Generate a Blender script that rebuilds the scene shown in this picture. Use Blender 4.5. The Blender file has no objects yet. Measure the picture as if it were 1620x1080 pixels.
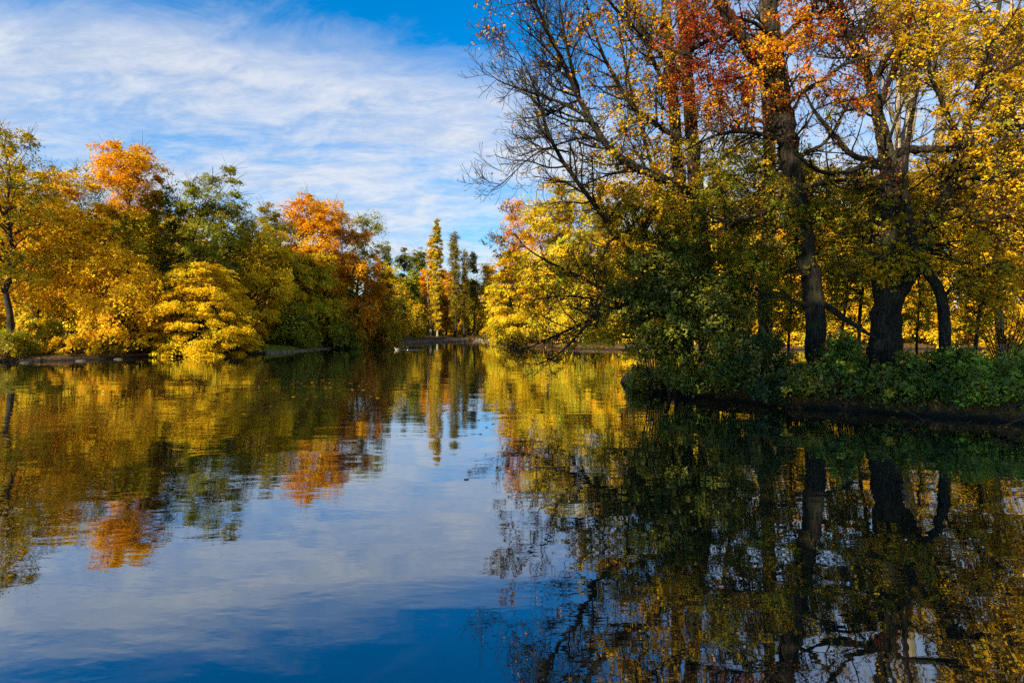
import bpy, math, random
import numpy as np
from mathutils import Vector
S = bpy.context.scene
COL = S.collection
F = 900.0            # focal length in photo pixels (1620 wide)
HZ = 521.0           # horizon row
CH = 2.5             # eye height above the water
R = math.radians

# ------------------------------------------------------------------ camera, sky, sun, exposure
cam = bpy.data.objects.new('camera', bpy.data.cameras.new('camera'))
COL.objects.link(cam); S.camera = cam
cam.data.sensor_width = 36; cam.data.lens = 20
cam.data.clip_start = 0.05; cam.data.clip_end = 6000
cam.location = (0, 0, CH); cam.rotation_euler = (R(90), 0, 0)
cam.data.shift_y = -(540 - HZ) / 1620.0

SUN_AZ, SUN_EL = 222.0, 27.0          # azimuth clockwise from +Y
sd = Vector((math.sin(R(SUN_AZ)) * math.cos(R(SUN_EL)), math.cos(R(SUN_AZ)) * math.cos(R(SUN_EL)), math.sin(R(SUN_EL))))
sun = bpy.data.objects.new('sun', bpy.data.lights.new('sun', 'SUN'))
COL.objects.link(sun)
sun.data.energy = 5.0; sun.data.angle = R(0.5); sun.data.color = (1.0, 0.86, 0.66)
sun.rotation_euler = sd.to_track_quat('Z', 'Y').to_euler()
sun.location = sd * 300

S.view_settings.view_transform = 'Standard'; S.view_settings.look = 'None'
S.view_settings.exposure = 1.22; S.view_settings.gamma = 1.0; S.view_settings.use_curve_mapping = False
S.cycles.use_denoising = False
S.cycles.max_bounces = 6; S.cycles.diffuse_bounces = 2; S.cycles.glossy_bounces = 2
S.cycles.transmission_bounces = 3; S.cycles.transparent_max_bounces = 4
S.cycles.sample_clamp_indirect = 4.0

class NT:
    """small node-tree writer"""
    def __init__(s, tree): s.t = tree; s.n = tree.nodes; s.l = tree.links
    def __call__(s, kind, ins=None, **kw):
        nd = s.n.new(kind)
        for k, v in kw.items(): setattr(nd, k, v)
        for k, v in (ins or {}).items(): s.put(nd.inputs[k], v)
        return nd
    def put(s, sock, v):
        if isinstance(v, bpy.types.NodeSocket): s.l.new(v, sock)
        else: sock.default_value = v
    def m(s, op, a, b=0.0, c=0.0, clamp=False):
        nd = s.n.new('ShaderNodeMath'); nd.operation = op; nd.use_clamp = clamp
        s.put(nd.inputs[0], a); s.put(nd.inputs[1], b)
        if op in ('MULTIPLY_ADD', 'WRAP', 'SMOOTH_MIN', 'COMPARE'): s.put(nd.inputs[2], c)
        return nd.outputs[0]
    def step(s, v, a, b, lo=0.0, hi=1.0):
        nd = s.n.new('ShaderNodeMapRange'); nd.interpolation_type = 'SMOOTHSTEP'
        for k, x in zip(('Value', 'From Min', 'From Max', 'To Min', 'To Max'), (v, a, b, lo, hi)): s.put(nd.inputs[k], x)
        return nd.outputs[0]
    def mix(s, f, a, b):
        nd = s.n.new('ShaderNodeMix'); nd.data_type = 'RGBA'
        s.put(nd.inputs[0], f); s.put(nd.inputs[6], a); s.put(nd.inputs[7], b)
        return nd.outputs[2]
    def noise(s, vec, scale, detail=4.0, rough=0.5, dist=0.0, lac=2.0):
        nd = s.n.new('ShaderNodeTexNoise')
        for k, x in (('Scale', scale), ('Detail', detail), ('Roughness', rough), ('Distortion', dist), ('Lacunarity', lac)): s.put(nd.inputs[k], x)
        if vec is not None: s.l.new(vec, nd.inputs['Vector'])
        return nd.outputs[0]

W = bpy.data.worlds.new('World'); S.world = W; W.use_nodes = True
W.node_tree.nodes.clear(); g = NT(W.node_tree)
sky = g('ShaderNodeTexSky'); sky.sky_type = 'NISHITA'; sky.sun_disc = False
sky.sun_elevation = R(SUN_EL); sky.sun_rotation = R(SUN_AZ); sky.air_density = 1.0; sky.dust_density = 0.3; sky.ozone_density = 3.0
hs = g('ShaderNodeHueSaturation', {'Hue': 0.50, 'Saturation': 1.9, 'Value': 1.35, 'Color': sky.outputs[0]})
tc = g('ShaderNodeTexCoord')
sp = g('ShaderNodeSeparateXYZ', {0: tc.outputs['Generated']})
zz = g.m('MAXIMUM', sp.outputs[2], 0.02)
u = g.m('DIVIDE', sp.outputs[0], zz); v = g.m('DIVIDE', sp.outputs[1], zz)
# cirrus layer on a flat plane high above; u to the right, v away
zt = g.m('ADD', zz, 0.22)
wv = g('ShaderNodeCombineXYZ', {0: g.m('DIVIDE', sp.outputs[0], zt), 1: g.m('DIVIDE', sp.outputs[1], zt), 2: 0.0}).outputs[0]
mp = g('ShaderNodeMapping', {'Vector': wv, 'Rotation': (0, 0, R(-12)), 'Scale': (0.9, 1.9, 1.0), 'Location': (3.1, 1.7, 0)}).outputs[0]
n1 = g.noise(mp, 1.1, 8.0, 0.60, 0.6)
mp2 = g('ShaderNodeMapping', {'Vector': wv, 'Rotation': (0, 0, R(24)), 'Scale': (1.1, 2.0, 1.0), 'Location': (0.4, 5.2, 0)}).outputs[0]
n2 = g.noise(mp2, 2.6, 8.0, 0.66, 0.9)
mp3 = g('ShaderNodeMapping', {'Vector': wv, 'Rotation': (0, 0, R(-4)), 'Scale': (1.2, 2.3, 1.0), 'Location': (7.4, 2.2, 0)}).outputs[0]
n3 = g.noise(mp3, 5.5, 6.0, 0.72, 0.4)
# distance to the edge of the cloud sheet: positive = the clear blue side
edge = g.m('ADD', g.m('MULTIPLY', g.m('ADD', u, 0.07), 0.35), g.m('MULTIPLY', g.m('SUBTRACT', v, 2.10), -0.94))
edge = g.m('ADD', edge, g.m('MULTIPLY', g.m('SUBTRACT', n2, 0.5), 0.9))
cover = g.step(edge, -0.42, 0.16, 1.0, 0.0)
body = g.m('ADD', g.m('ADD', g.m('MULTIPLY', n1, 1.15), g.m('MULTIPLY', n2, 0.6)), g.m('MULTIPLY', n3, 0.28))
low = g.step(v, 2.0, 6.0, 0.04, 0.14)
dens = g.step(g.m('ADD', body, low), 0.60, 1.32)
right_veil = g.m('MULTIPLY', g.step(u, 0.0, 1.1), g.step(g.m('ADD', n1, n2), 0.6, 1.2, 0.35, 0.75))
amt = g.m('MAXIMUM', g.m('MULTIPLY', g.m('MULTIPLY', dens, cover), 0.93), right_veil)
# short contrail inside the cirrus
ax, ay, bx, by = -0.533, 2.088, -0.463, 2.413
dx, dy = bx - ax, by - ay; L2 = dx * dx + dy * dy
tt = g.m('DIVIDE', g.m('ADD', g.m('MULTIPLY', g.m('SUBTRACT', u, ax), dx), g.m('MULTIPLY', g.m('SUBTRACT', v, ay), dy)), L2, clamp=True)
du = g.m('SUBTRACT', u, g.m('ADD', ax, g.m('MULTIPLY', tt, dx))); dv = g.m('SUBTRACT', v, g.m('ADD', ay, g.m('MULTIPLY', tt, dy)))
dd = g.m('SQRT', g.m('ADD', g.m('MULTIPLY', du, du), g.m('MULTIPLY', dv, dv)))
trail = g.m('MULTIPLY', g.step(dd, 0.001, 0.006, 1.0, 0.0), g.m('MULTIPLY', tt, 0.55))
amt = g.m('MAXIMUM', amt, trail)
shade = g.step(g.m('ADD', n2, n3), 0.75, 1.25)
ccol = g.mix(shade, (3.6, 4.0, 4.75, 1), (4.8, 4.95, 5.25, 1))
above = g.step(sp.outputs[2], -0.01, 0.03)
amt = g.m('MULTIPLY', amt, above)
fin = g.mix(amt, hs.outputs[0], ccol)
bg = g('ShaderNodeBackground', {'Color': fin, 'Strength': 0.074})
g('ShaderNodeOutputWorld', {'Surface': bg.outputs[0]})

# ------------------------------------------------------------------ helpers
def P(px, py, Y):
    """photo pixel (1620x1080) at distance Y in front of the shore -> world point"""
    return np.array(((px - 810) / F * Y, Y, CH - (py - HZ) / F * Y))
def shore(px, py):
    Y = F * CH / (py - HZ)
    return ((px - 810) / F * Y, Y)
def tag(o, label=None, cat=None, group=None, kind=None):
    if label: o['label'] = label
    if cat: o['category'] = cat
    if group: o['group'] = group
    if kind: o['kind'] = kind
    return o
def empty(name, loc):
    o = bpy.data.objects.new(name, None); COL.objects.link(o); o.location = loc; o.empty_display_size = 0.3
    bpy.context.view_layer.update()
    return o
def mesh_obj(name, V, faces, mat, parent=None, col=None, smooth=False, uvec=None):
    """faces: (n,k) int array of equal-size faces, or list of such arrays"""
    if not isinstance(faces, list): faces = [faces]
    V = np.asarray(V, dtype=np.float32)
    off = np.zeros(3)
    if parent is not None: off = np.array(parent.location); V = V - off.astype(np.float32)
    me = bpy.data.meshes.new(name)
    tot = np.concatenate([np.full(len(f), f.shape[1]) for f in faces]) if faces else np.zeros(0)
    loops = np.concatenate([f.ravel() for f in faces]).astype(np.int32)
    me.vertices.add(len(V)); me.vertices.foreach_set('co', V.ravel())
    me.loops.add(len(loops)); me.loops.foreach_set('vertex_index', loops)
    me.polygons.add(len(tot))
    st = np.concatenate(([0], np.cumsum(tot)[:-1])).astype(np.int32)
    me.polygons.foreach_set('loop_start', st)
    me.polygons.foreach_set('use_smooth', np.full(len(tot), smooth))
    me.update(calc_edges=True)
    if col is not None:
        a = me.attributes.new('col', 'FLOAT_COLOR', 'FACE')
        c4 = np.ones((len(tot), 4), dtype=np.float32); c4[:, :3] = col
        a.data.foreach_set('color', c4.ravel())
    me.materials.append(mat)
    o = bpy.data.objects.new(name, me); COL.objects.link(o)
    if parent is not None: o.parent = parent
    return o
def norm(a): return a / np.maximum(np.linalg.norm(a, axis=-1, keepdims=True), 1e-9)

class Tubes:
    def __init__(s): s.V = []; s.F = []; s.n = 0
    def add(s, pts, rad, sides=6, cap=True):
        pts = np.asarray(pts, float); k = len(pts)
        rad = np.broadcast_to(np.asarray(rad, float), (k,))
        t = np.empty_like(pts); t[1:-1] = pts[2:] - pts[:-2]; t[0] = pts[1] - pts[0]; t[-1] = pts[-1] - pts[-2]
        t = norm(t)
        ref = np.array((0.31, 0.77, 0.13)) if abs(t[:, 2]).mean() > 0.6 else np.array((0.11, 0.17, 1.0))
        a = norm(np.cross(t, ref)); b = np.cross(t, a)
        th = np.arange(sides) * (2 * math.pi / sides)
        ring = a[:, None, :] * np.cos(th)[None, :, None] + b[:, None, :] * np.sin(th)[None, :, None]
        V = pts[:, None, :] + ring * rad[:, None, None]
        s.V.append(V.reshape(-1, 3))
        i = np.arange(k - 1)[:, None] * sides; j = np.arange(sides)[None, :]; j2 = (j + 1) % sides
        f = np.stack((i + j, i + j2, i + sides + j2, i + sides + j), -1).reshape(-1, 4) + s.n
        s.F.append(f); s.n += k * sides
    def build(s, name, mat, parent=None):
        return mesh_obj(name, np.concatenate(s.V), np.concatenate(s.F), mat, parent, smooth=True)
def curve(p0, p1, bend, rng, k=6, wob=0.0):
    t = np.linspace(0, 1, k)[:, None]
    p0 = np.asarray(p0, float); p1 = np.asarray(p1, float); m = (p0 + p1) / 2 + np.asarray(bend, float)
    q = (1 - t) ** 2 * p0 + 2 * t * (1 - t) * m + t ** 2 * p1
    if wob: q[1:-1] += rng.normal(0, wob, (k - 2, 3))
    return q
def smooth_poly(pts, n=5):
    """Catmull-Rom through rows of (x,y,z,r)"""
    p = np.asarray(pts, float); p = np.vstack((2 * p[0] - p[1], p, 2 * p[-1] - p[-2])); out = []
    for i in range(1, len(p) - 2):
        for t in np.linspace(0, 1, n, endpoint=False):
            out.append(0.5 * ((2 * p[i]) + (-p[i-1] + p[i+1]) * t + (2*p[i-1] - 5*p[i] + 4*p[i+1] - p[i+2]) * t*t + (-p[i-1] + 3*p[i] - 3*p[i+1] + p[i+2]) * t**3))
    out.append(p[-2]); out = np.array(out); out[:, 3] = np.maximum(out[:, 3], 0.004)
    return out

# ------------------------------------------------------------------ materials
def new_mat(name):
    m = bpy.data.materials.new(name); m.use_nodes = True; m.node_tree.nodes.clear()
    return m, NT(m.node_tree)
def leaf_material(name, transl=0.44, rough=0.55, spec=0.12):
    m, g = new_mat(name)
    at = g('ShaderNodeAttribute', attribute_name='col')
    pr = g('ShaderNodeBsdfPrincipled', {'Base Color': at.outputs['Color'], 'Roughness': rough, 'Specular IOR Level': spec})
    hsn = g('ShaderNodeHueSaturation', {'Saturation': 1.08, 'Value': 1.15, 'Color': at.outputs['Color']})
    tr = g('ShaderNodeBsdfTranslucent', {'Color': hsn.outputs[0]})
    mx = g('ShaderNodeMixShader', {0: transl, 1: pr.outputs[0], 2: tr.outputs[0]})
    g('ShaderNodeOutputMaterial', {'Surface': mx.outputs[0]})
    return m
def bark_material(name, c1, c2, scale=3.0, moss=0.0):
    m, g = new_mat(name)
    tc = g('ShaderNodeTexCoord')
    mp = g('ShaderNodeMapping', {'Vector': tc.outputs['Object'], 'Scale': (5.5, 5.5, 0.7)}).outputs[0]
    a = g.noise(mp, scale, 8, 0.65, 0.5); b = g.noise(tc.outputs['Object'], 1.1, 4, 0.6)
    c = g.mix(g.step(a, 0.40, 0.62), (*c1, 1), (*c2, 1))
    c = g.mix(g.m('MULTIPLY', g.step(b, 0.45, 0.7), moss), c, (0.055, 0.07, 0.018, 1))
    bp = g('ShaderNodeBump', {'Height': a, 'Strength': 1.0, 'Distance': 0.11})
    pr = g('ShaderNodeBsdfPrincipled', {'Base Color': c, 'Roughness': 0.92, 'Specular IOR Level': 0.15, 'Normal': bp.outputs[0]})
    g('ShaderNodeOutputMaterial', {'Surface': pr.outputs[0]})
    return m
M_leaf = leaf_material('autumn_leaf')
M_gloss = leaf_material('shrub_leaf', 0.25, 0.42, 0.28)
M_bark = bark_material('bark_dark', (0.012, 0.009, 0.007), (0.052, 0.038, 0.024), 3.0, 0.4)
M_twig = bark_material('bark_twig', (0.03, 0.022, 0.015), (0.10, 0.065, 0.035), 5.0, 0.0)
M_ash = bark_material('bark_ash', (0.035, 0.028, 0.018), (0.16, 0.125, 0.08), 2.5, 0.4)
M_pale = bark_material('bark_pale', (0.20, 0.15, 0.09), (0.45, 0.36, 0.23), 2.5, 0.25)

def water_material():
    m, g = new_mat('pond_water')
    geo = g('ShaderNodeNewGeometry'); pos = geo.outputs['Position']
    sp = g('ShaderNodeSeparateXYZ', {0: pos})
    dist = g.m('SQRT', g.m('ADD', g.m('MULTIPLY', sp.outputs[0], sp.outputs[0]), g.m('MULTIPLY', sp.outputs[1], sp.outputs[1])))
    # long low swell, ripples, fine ripples; breeze patches between calm water near the banks
    mpa = g('ShaderNodeMapping', {'Vector': pos, 'Rotation': (0, 0, R(14)), 'Scale': (0.6, 1.25, 1)}).outputs[0]
    mpb = g('ShaderNodeMapping', {'Vector': pos, 'Rotation': (0, 0, R(22)), 'Scale': (0.55, 1.3, 1)}).outputs[0]
    big = g.noise(mpa, 0.55, 2, 0.45, 0.3)
    mid = g.noise(mpb, 2.1, 2, 0.5, 0.4)
    fin = g.noise(mpb, 5.5, 2, 0.5, 0.3)
    patch = g.step(g.noise(mpa, 0.055, 2, 0.5), 0.38, 0.62)
    calm_far = g.step(sp.outputs[1], 28.0, 48.0, 1.0, 0.12)
    right = g.step(g.m('SUBTRACT', sp.outputs[0], g.m('MULTIPLY', sp.outputs[1], 0.1)), -0.5, 2.5)
    breeze = g.m('MULTIPLY', g.m('ADD', 0.35, g.m('MULTIPLY', patch, 0.65)), calm_far)
    h = g.m('MULTIPLY', big, WAVE_BIG)
    h = g.m('ADD', h, g.m('MULTIPLY', g.m('MULTIPLY', mid, breeze), WAVE_MID))
    h = g.m('ADD', h, g.m('MULTIPLY', g.m('MULTIPLY', g.m('MULTIPLY', fin, breeze), g.m('SUBTRACT', 1.0, g.m('MULTIPLY', right, 0.8))), WAVE_FINE))
    bp = g('ShaderNodeBump', {'Height': h, 'Strength': 1.0, 'Distance': 1.0})
    dt = g('ShaderNodeVectorMath', {0: geo.outputs['Incoming'], 1: bp.outputs[0]}, operation='DOT_PRODUCT')
    fr = g.m('MULTIPLY_ADD', g.m('POWER', g.m('SUBTRACT', 1.0, g.m('ABSOLUTE', dt.outputs['Value']), clamp=True), 2.3), 0.86, 0.125)
    gl = g('ShaderNodeBsdfGlossy', {'Color': (0.90, 0.95, 1.0, 1), 'Roughness': 0.012, 'Normal': bp.outputs[0]})
    murk = g.mix(g.step(g.noise(pos, 0.35, 4, 0.6), 0.4, 0.7), (0.006, 0.009, 0.006, 1), (0.014, 0.015, 0.008, 1))
    df = g('ShaderNodeBsdfDiffuse', {'Color': murk})
    mx = g('ShaderNodeMixShader', {0: fr, 1: df.outputs[0], 2: gl.outputs[0]})
    g('ShaderNodeOutputMaterial', {'Surface': mx.outputs[0]})
    return m
WAVE_BIG, WAVE_MID, WAVE_FINE = 0.013, 0.0050, 0.0020
M_water = water_material()

def ground_material():
    m, g = new_mat('leaf_littered_earth')
    geo = g('ShaderNodeNewGeometry'); pos = geo.outputs['Position']; sp = g('ShaderNodeSeparateXYZ', {0: pos})
    n = g.noise(pos, 1.4, 8, 0.7); n2 = g.noise(pos, 9.0, 6, 0.7); n3 = g.noise(pos, 0.35, 4, 0.5)
    c = g.mix(g.step(n, 0.35, 0.65), (0.028, 0.020, 0.012, 1), (0.10, 0.055, 0.022, 1))
    c = g.mix(g.m('MULTIPLY', g.step(n2, 0.5, 0.62), 0.8), c, (0.30, 0.12, 0.025, 1))
    grass = g.m('MULTIPLY', g.step(n3, 0.4, 0.6), g.step(sp.outputs[2], 0.25, 0.5))
    c = g.mix(g.m('MULTIPLY', grass, 0.55), c, g.mix(n2, (0.03, 0.05, 0.012, 1), (0.09, 0.11, 0.02, 1)))
    c = g.mix(g.step(sp.outputs[2], 0.02, 0.28, 1.0, 0.0), c, (0.016, 0.013, 0.009, 1))  # low bank slope coloured near black: shade under the overhang, put into the earth
    bp = g('ShaderNodeBump', {'Height': g.m('ADD', n, g.m('MULTIPLY', n2, 0.3)), 'Strength': 0.8, 'Distance': 0.12})
    pr = g('ShaderNodeBsdfPrincipled', {'Base Color': c, 'Roughness': 0.95, 'Specular IOR Level': 0.1, 'Normal': bp.outputs[0]})
    g('ShaderNodeOutputMaterial', {'Surface': pr.outputs[0]})
    return m
M_ground = ground_material()
def simple_mat(name, c, rough=0.8, c2=None, scale=6.0, bump=0.3):
    m, g = new_mat(name)
    tc = g('ShaderNodeTexCoord'); n = g.noise(tc.outputs['Object'], scale, 6, 0.6)
    cc = g.mix(g.step(n, 0.35, 0.65), (*c, 1), (*(c2 or tuple(x * 0.7 for x in c)), 1))
    bp = g('ShaderNodeBump', {'Height': n, 'Strength': bump, 'Distance': 0.03})
    pr = g('ShaderNodeBsdfPrincipled', {'Base Color': cc, 'Roughness': rough, 'Specular IOR Level': 0.25, 'Normal': bp.outputs[0]})
    g('ShaderNodeOutputMaterial', {'Surface': pr.outputs[0]})
    return m
M_stone = simple_mat('weathered_stone', (0.24, 0.185, 0.12), 0.9, (0.07, 0.055, 0.035), 4.0, 0.6)

# ------------------------------------------------------------------ leaves
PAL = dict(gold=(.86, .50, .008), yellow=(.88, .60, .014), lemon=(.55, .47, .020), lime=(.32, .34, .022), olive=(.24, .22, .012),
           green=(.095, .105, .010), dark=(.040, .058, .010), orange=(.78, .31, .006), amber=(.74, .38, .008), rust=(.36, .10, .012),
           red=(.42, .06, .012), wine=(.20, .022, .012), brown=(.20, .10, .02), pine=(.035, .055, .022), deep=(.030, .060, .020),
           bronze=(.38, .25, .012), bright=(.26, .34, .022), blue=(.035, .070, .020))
def colours(rng, pal, n):
    ks = list(pal.keys()); w = np.array([pal[k] for k in ks], float); w /= w.sum()
    C = np.array([PAL[k] for k in ks]); return C[rng.choice(len(ks), n, p=w)]
def leaf_mesh(C, Nrm, size, rng, shape='kite'):
    """one small folded leaf per centre C, facing Nrm"""
    n = len(C); rnd = norm(rng.normal(size=(n, 3)))
    a = norm(np.cross(Nrm, rnd)); b = np.cross(Nrm, a)
    s = (size * np.clip(rng.lognormal(0, .32, n), .4, 2.0))[:, None]
    if shape == 'kite':
        V = np.stack((C - a * s * 0.5, C + b * s * 0.36 - a * s * .06 + Nrm * s * .10, C + a * s * 0.52, C - b * s * 0.36 - a * s * .06 + Nrm * s * .10), 1)
        Fc = np.arange(n * 4).reshape(n, 4)
        return V.reshape(-1, 3), Fc, 1
    V = np.stack((C - a * s * 0.5, C + b * s * .27 - a * s * .2 + Nrm * s * .09, C + b * s * .25 + a * s * .18 + Nrm * s * .07, C + a * s * 0.5 - Nrm * s * .05,
                  C - b * s * .25 + a * s * .18 + Nrm * s * .07, C - b * s * .27 - a * s * .2 + Nrm * s * .09), 1)
    i = np.arange(n)[:, None] * 6
    Fc = np.concatenate((i + np.array([[0, 1, 2, 3]]), i + np.array([[0, 3, 4, 5]])), 1).reshape(-1, 4)
    return V.reshape(-1, 3), Fc, 2
def sprays(cl, rad, rng, per, spr, flat=0.25, droop=0.15, centre=None, fill=1.0, srad=0.55, tier=False):
    """leafy sprays round clump centres. returns leaf centres, normals, spray index"""
    n = len(cl)
    k = np.repeat(np.arange(n), spr)
    off = norm(rng.normal(size=(len(k), 3))) * (rng.uniform(0, 1, len(k)) ** (1 / 2.2))[:, None]
    off[:, 2] *= 0.35 if tier else 0.8
    sc = cl[k] + off * rad[k][:, None]
    out = off if centre is None else norm(sc - centre)
    sn = norm(np.array((0, 0, 1.0)) * 0.55 + out * np.array((1.0, 1.0, .35)) + rng.normal(0, 0.26, (len(k), 3)))
    if tier: sn = norm(np.array((0, 0, 1.0)) + out * np.array((.55, .55, 0)) + rng.normal(0, 0.12, (len(k), 3)))
    a = norm(np.cross(sn, norm(rng.normal(size=sn.shape)))); b = np.cross(sn, a)
    sr = rad[k] * srad * rng.uniform(0.6, 1.25, len(k))
    j = np.repeat(np.arange(len(k)), per)
    nf = 6; th = rng.integers(0, nf, len(j)) * (2 * math.pi / nf) + j * 1.7 + rng.normal(0, .20, len(j)); q = rng.uniform(0, 1, len(j)) ** .65
    el = 1.0 + 0.35 * np.sin(th * 1 + j)      # uneven outline
    qq = (q * el)[:, None] * sr[j][:, None]
    C = sc[j] + a[j] * np.cos(th)[:, None] * qq + b[j] * np.sin(th)[:, None] * qq * 0.75
    C += sn[j] * (rng.normal(0, flat, len(j)) * sr[j])[:, None]
    C[:, 2] -= droop * (q * sr[j]) * q
    Nn = norm(sn[j] + rng.normal(0, 0.38, (len(j), 3)))
    return C, Nn, j, sc
def build_leaves(name, C, Nn, size, col, rng, parent, mat=None, shape='kite', jit=0.14):
    V, Fc, rep = leaf_mesh(C, Nn, size, rng, shape)
    c = col * np.exp(rng.normal(0, jit, (len(C), 1))) * (1 + rng.normal(0, 0.05, (len(C), 3)))
    c = np.clip(np.repeat(c, rep, 0), 0.002, 0.9)
    return mesh_obj(name, V, Fc, mat or M_leaf, parent, col=c)

# ------------------------------------------------------------------ ground, island, water
SH = [(-70, 30), (-52, 41)] + [shore(*q) for q in ((0, 572), (100, 570.5), (190, 567), (240, 564), (330, 561), (400, 560), (422, 559), (470, 555.5), (500, 552.5), (560, 548.5), (600, 546),
      (640, 543.5), (680, 541.2), (725, 540))] + [(-9, 127), (-4, 126), (-1.5, 112), (-2, 96), (2, 84), (6, 75), (14, 69), (30, 70), (60, 74), (110, 78), (160, 60), (160, 2), (60, 1.2), (20, 0.6), (6, 1.0), (-6, 0.9), (-20, 0.2), (-45, 3), (-75, 12)]
SH = np.array(SH, float)
ISL = np.array([(5.0, 25.2), (6.0, 23.0), (7.2, 21.0), (8.6, 18.7), (10.8, 17.2), (12.9, 15.6), (14.6, 14.6), (20, 13.2), (32, 12), (55, 15), (70, 24), (60, 33), (32, 35), (18, 34), (11, 32.5), (7.5, 30), (5.4, 27.6)], float)
def sdist(poly, X, Y):
    """signed distance to a closed polygon, positive inside"""
    d = np.full(X.shape, 1e9); ins = np.zeros(X.shape, bool); n = len(poly)
    for i in range(n):
        a = poly[i]; b = poly[(i + 1) % n]; e = b - a
        t = np.clip(((X - a[0]) * e[0] + (Y - a[1]) * e[1]) / (e @ e), 0, 1)
        d = np.minimum(d, np.hypot(X - a[0] - t * e[0], Y - a[1] - t * e[1]))
        c = ((a[1] > Y) != (b[1] > Y)) & (X < (b[0] - a[0]) * (Y - a[1]) / (b[1] - a[1] + 1e-12) + a[0])
        ins ^= c
    return np.where(ins, d, -d)
def wob(X, Y, s=1.0):
    return s * (np.sin(X * .37 + Y * .21) * .5 + np.sin(X * .9 - Y * .63 + 1.3) * .28 + np.sin(X * 2.1 + Y * 1.7 + .5) * .13 + np.sin(X * 4.3 - Y * 3.9) * .06)
def land_z(X, Y):
    X = np.asarray(X, float); Y = np.asarray(Y, float)
    d = -sdist(SH, X, Y)                       # positive on land
    d = d + 0.5 * wob(X, Y)
    t = np.clip(d / 0.9, -1.0, 1.0)
    z = np.where(t < 0, t * 1.1, 0.42 * np.sin(t * math.pi / 2))
    z = z + np.clip(d - 0.9, 0, 12) * 0.055 + np.clip((d - 30) / 120, 0, 1) * 3.0 + 0.10 * wob(X * .6, Y * .6) * (d > 1)
    return z
def isl_z(X, Y):
    d = sdist(ISL, np.asarray(X, float), np.asarray(Y, float)) + 0.22 * wob(np.asarray(X) * 2, np.asarray(Y) * 2)
    t = np.clip(d / 0.42, -1, 1)
    z = np.where(t < 0, t * 0.9, 0.52 * np.maximum(np.sin(t * math.pi / 2), 0) ** 0.45)
    return z + np.clip(d - .5, 0, 6) * 0.05 + 0.05 * wob(np.asarray(X) * 2.7, np.asarray(Y) * 2.3) * (d > 0)
def gz(x, y):
    a = float(land_z(np.array([x]), np.array([y]))[0]); b = float(isl_z(np.array([x]), np.array([y]))[0])
    return max(a, b)
def grid(name, xs, ys, fn, mat):
    X, Y = np.meshgrid(xs, ys); Z = fn(X, Y)
    V = np.stack((X, Y, Z), -1).reshape(-1, 3); nx = len(xs); ny = len(ys)
    i = (np.arange(ny - 1)[:, None] * nx + np.arange(nx - 1)[None, :]).reshape(-1, 1)
    Fc = i + np.array([[0, 1, nx + 1, nx]])
    o = mesh_obj(name, V, Fc, mat, smooth=True); tag(o, kind='structure'); return o
far = [-3000, -1200, -600, -350, -240]
xs = np.array(far + list(np.arange(-180, 181, 1.25)) + [-f for f in far[::-1]])
ys = np.array([-3000, -1200, -500, -200, -110] + list(np.arange(-70, 231, 1.25)) + [260, 320, 450, 800, 1500, 3000])
grid('ground', xs, ys, land_z, M_ground)
grid('island_ground', np.arange(3.5, 72, 0.28), np.arange(10.5, 36.5, 0.28), isl_z, M_ground)
wo = mesh_obj('water', np.array([(-190, -2, 0), (190, -2, 0), (190, 160, 0), (-190, 160, 0)]), np.array([[0, 1, 2, 3]]), M_water)
tag(wo, kind='structure')

# ------------------------------------------------------------------ trees seen across the water
def crown_points(rng, n, H, z0, rx, kind):
    """clump centres (relative to trunk foot) in a lobed envelope"""
    lob = norm(rng.normal(size=(9, 3))); amp = rng.uniform(-0.22, 0.30, 9)
    out = []
    while len(out) < n:
        m = n * 4
        p = norm(rng.normal(size=(m, 3))) * (rng.uniform(0, 1, m) ** (1 / 3.2))[:, None]
        f = 1 + (np.maximum(0, p @ lob.T) ** 3 * amp).sum(1)
        if kind in ('dome', 'egg', 'column'):
            tq = rng.uniform(0, 1, m); pr = np.sqrt(np.clip(1 - (tq * .95) ** 2.2, 0, 1)) if kind == 'dome' else np.sqrt(np.clip(1 - (tq * .97) ** 5, 0, 1)) * (.55 + .45 * np.minimum(tq * 2.2, 1)) if kind == 'column' else np.sin(math.pi * np.clip(tq * .70 + .17, 0, 1)) ** .75
            th = rng.uniform(0, 2 * math.pi, m); rr = rng.uniform(0, 1, m) ** (1 / 2.6)
            p = np.stack((np.cos(th) * rr * pr, np.sin(th) * rr * pr, tq * 2 - 1), 1)
        p = p * np.clip(f, .6, 1.3)[:, None] if kind not in ('dome', 'egg', 'column') else p * np.stack((np.clip(f, .7, 1.25), np.clip(f, .7, 1.25), np.ones(m)), 1)
        t = p[:, 2] * .5 + .5                                  # 0 foot of crown, 1 top
        if kind == 'round': w = np.ones(m)
        elif kind == 'dome': w = np.ones(m)
        elif kind == 'egg': w = np.ones(m)
        elif kind == 'cone': w = np.clip(1.25 * (1 - t) + .12, .05, 1.3)
        elif kind == 'column': w = np.ones(m)
        else: w = np.clip(.55 + .9 * t, .4, 1.3)               # 'vase'
        q = np.stack((p[:, 0] * rx * w, p[:, 1] * rx * w, z0 + (H - z0) * np.clip(t * 1.06, 0.0, 1.08)), 1)
        out.extend(q.tolist())
    out = np.array(out[:n * 3])
    # keep the evenly spread ones
    keep = [0]; d = np.linalg.norm((out - out[0]), axis=1)
    for _ in range(n - 1):
        i = int(np.argmax(d * rng.uniform(.55, 1, len(d)))); keep.append(i); d = np.minimum(d, np.linalg.norm(out - out[i], axis=1))
    return out[keep]
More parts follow.
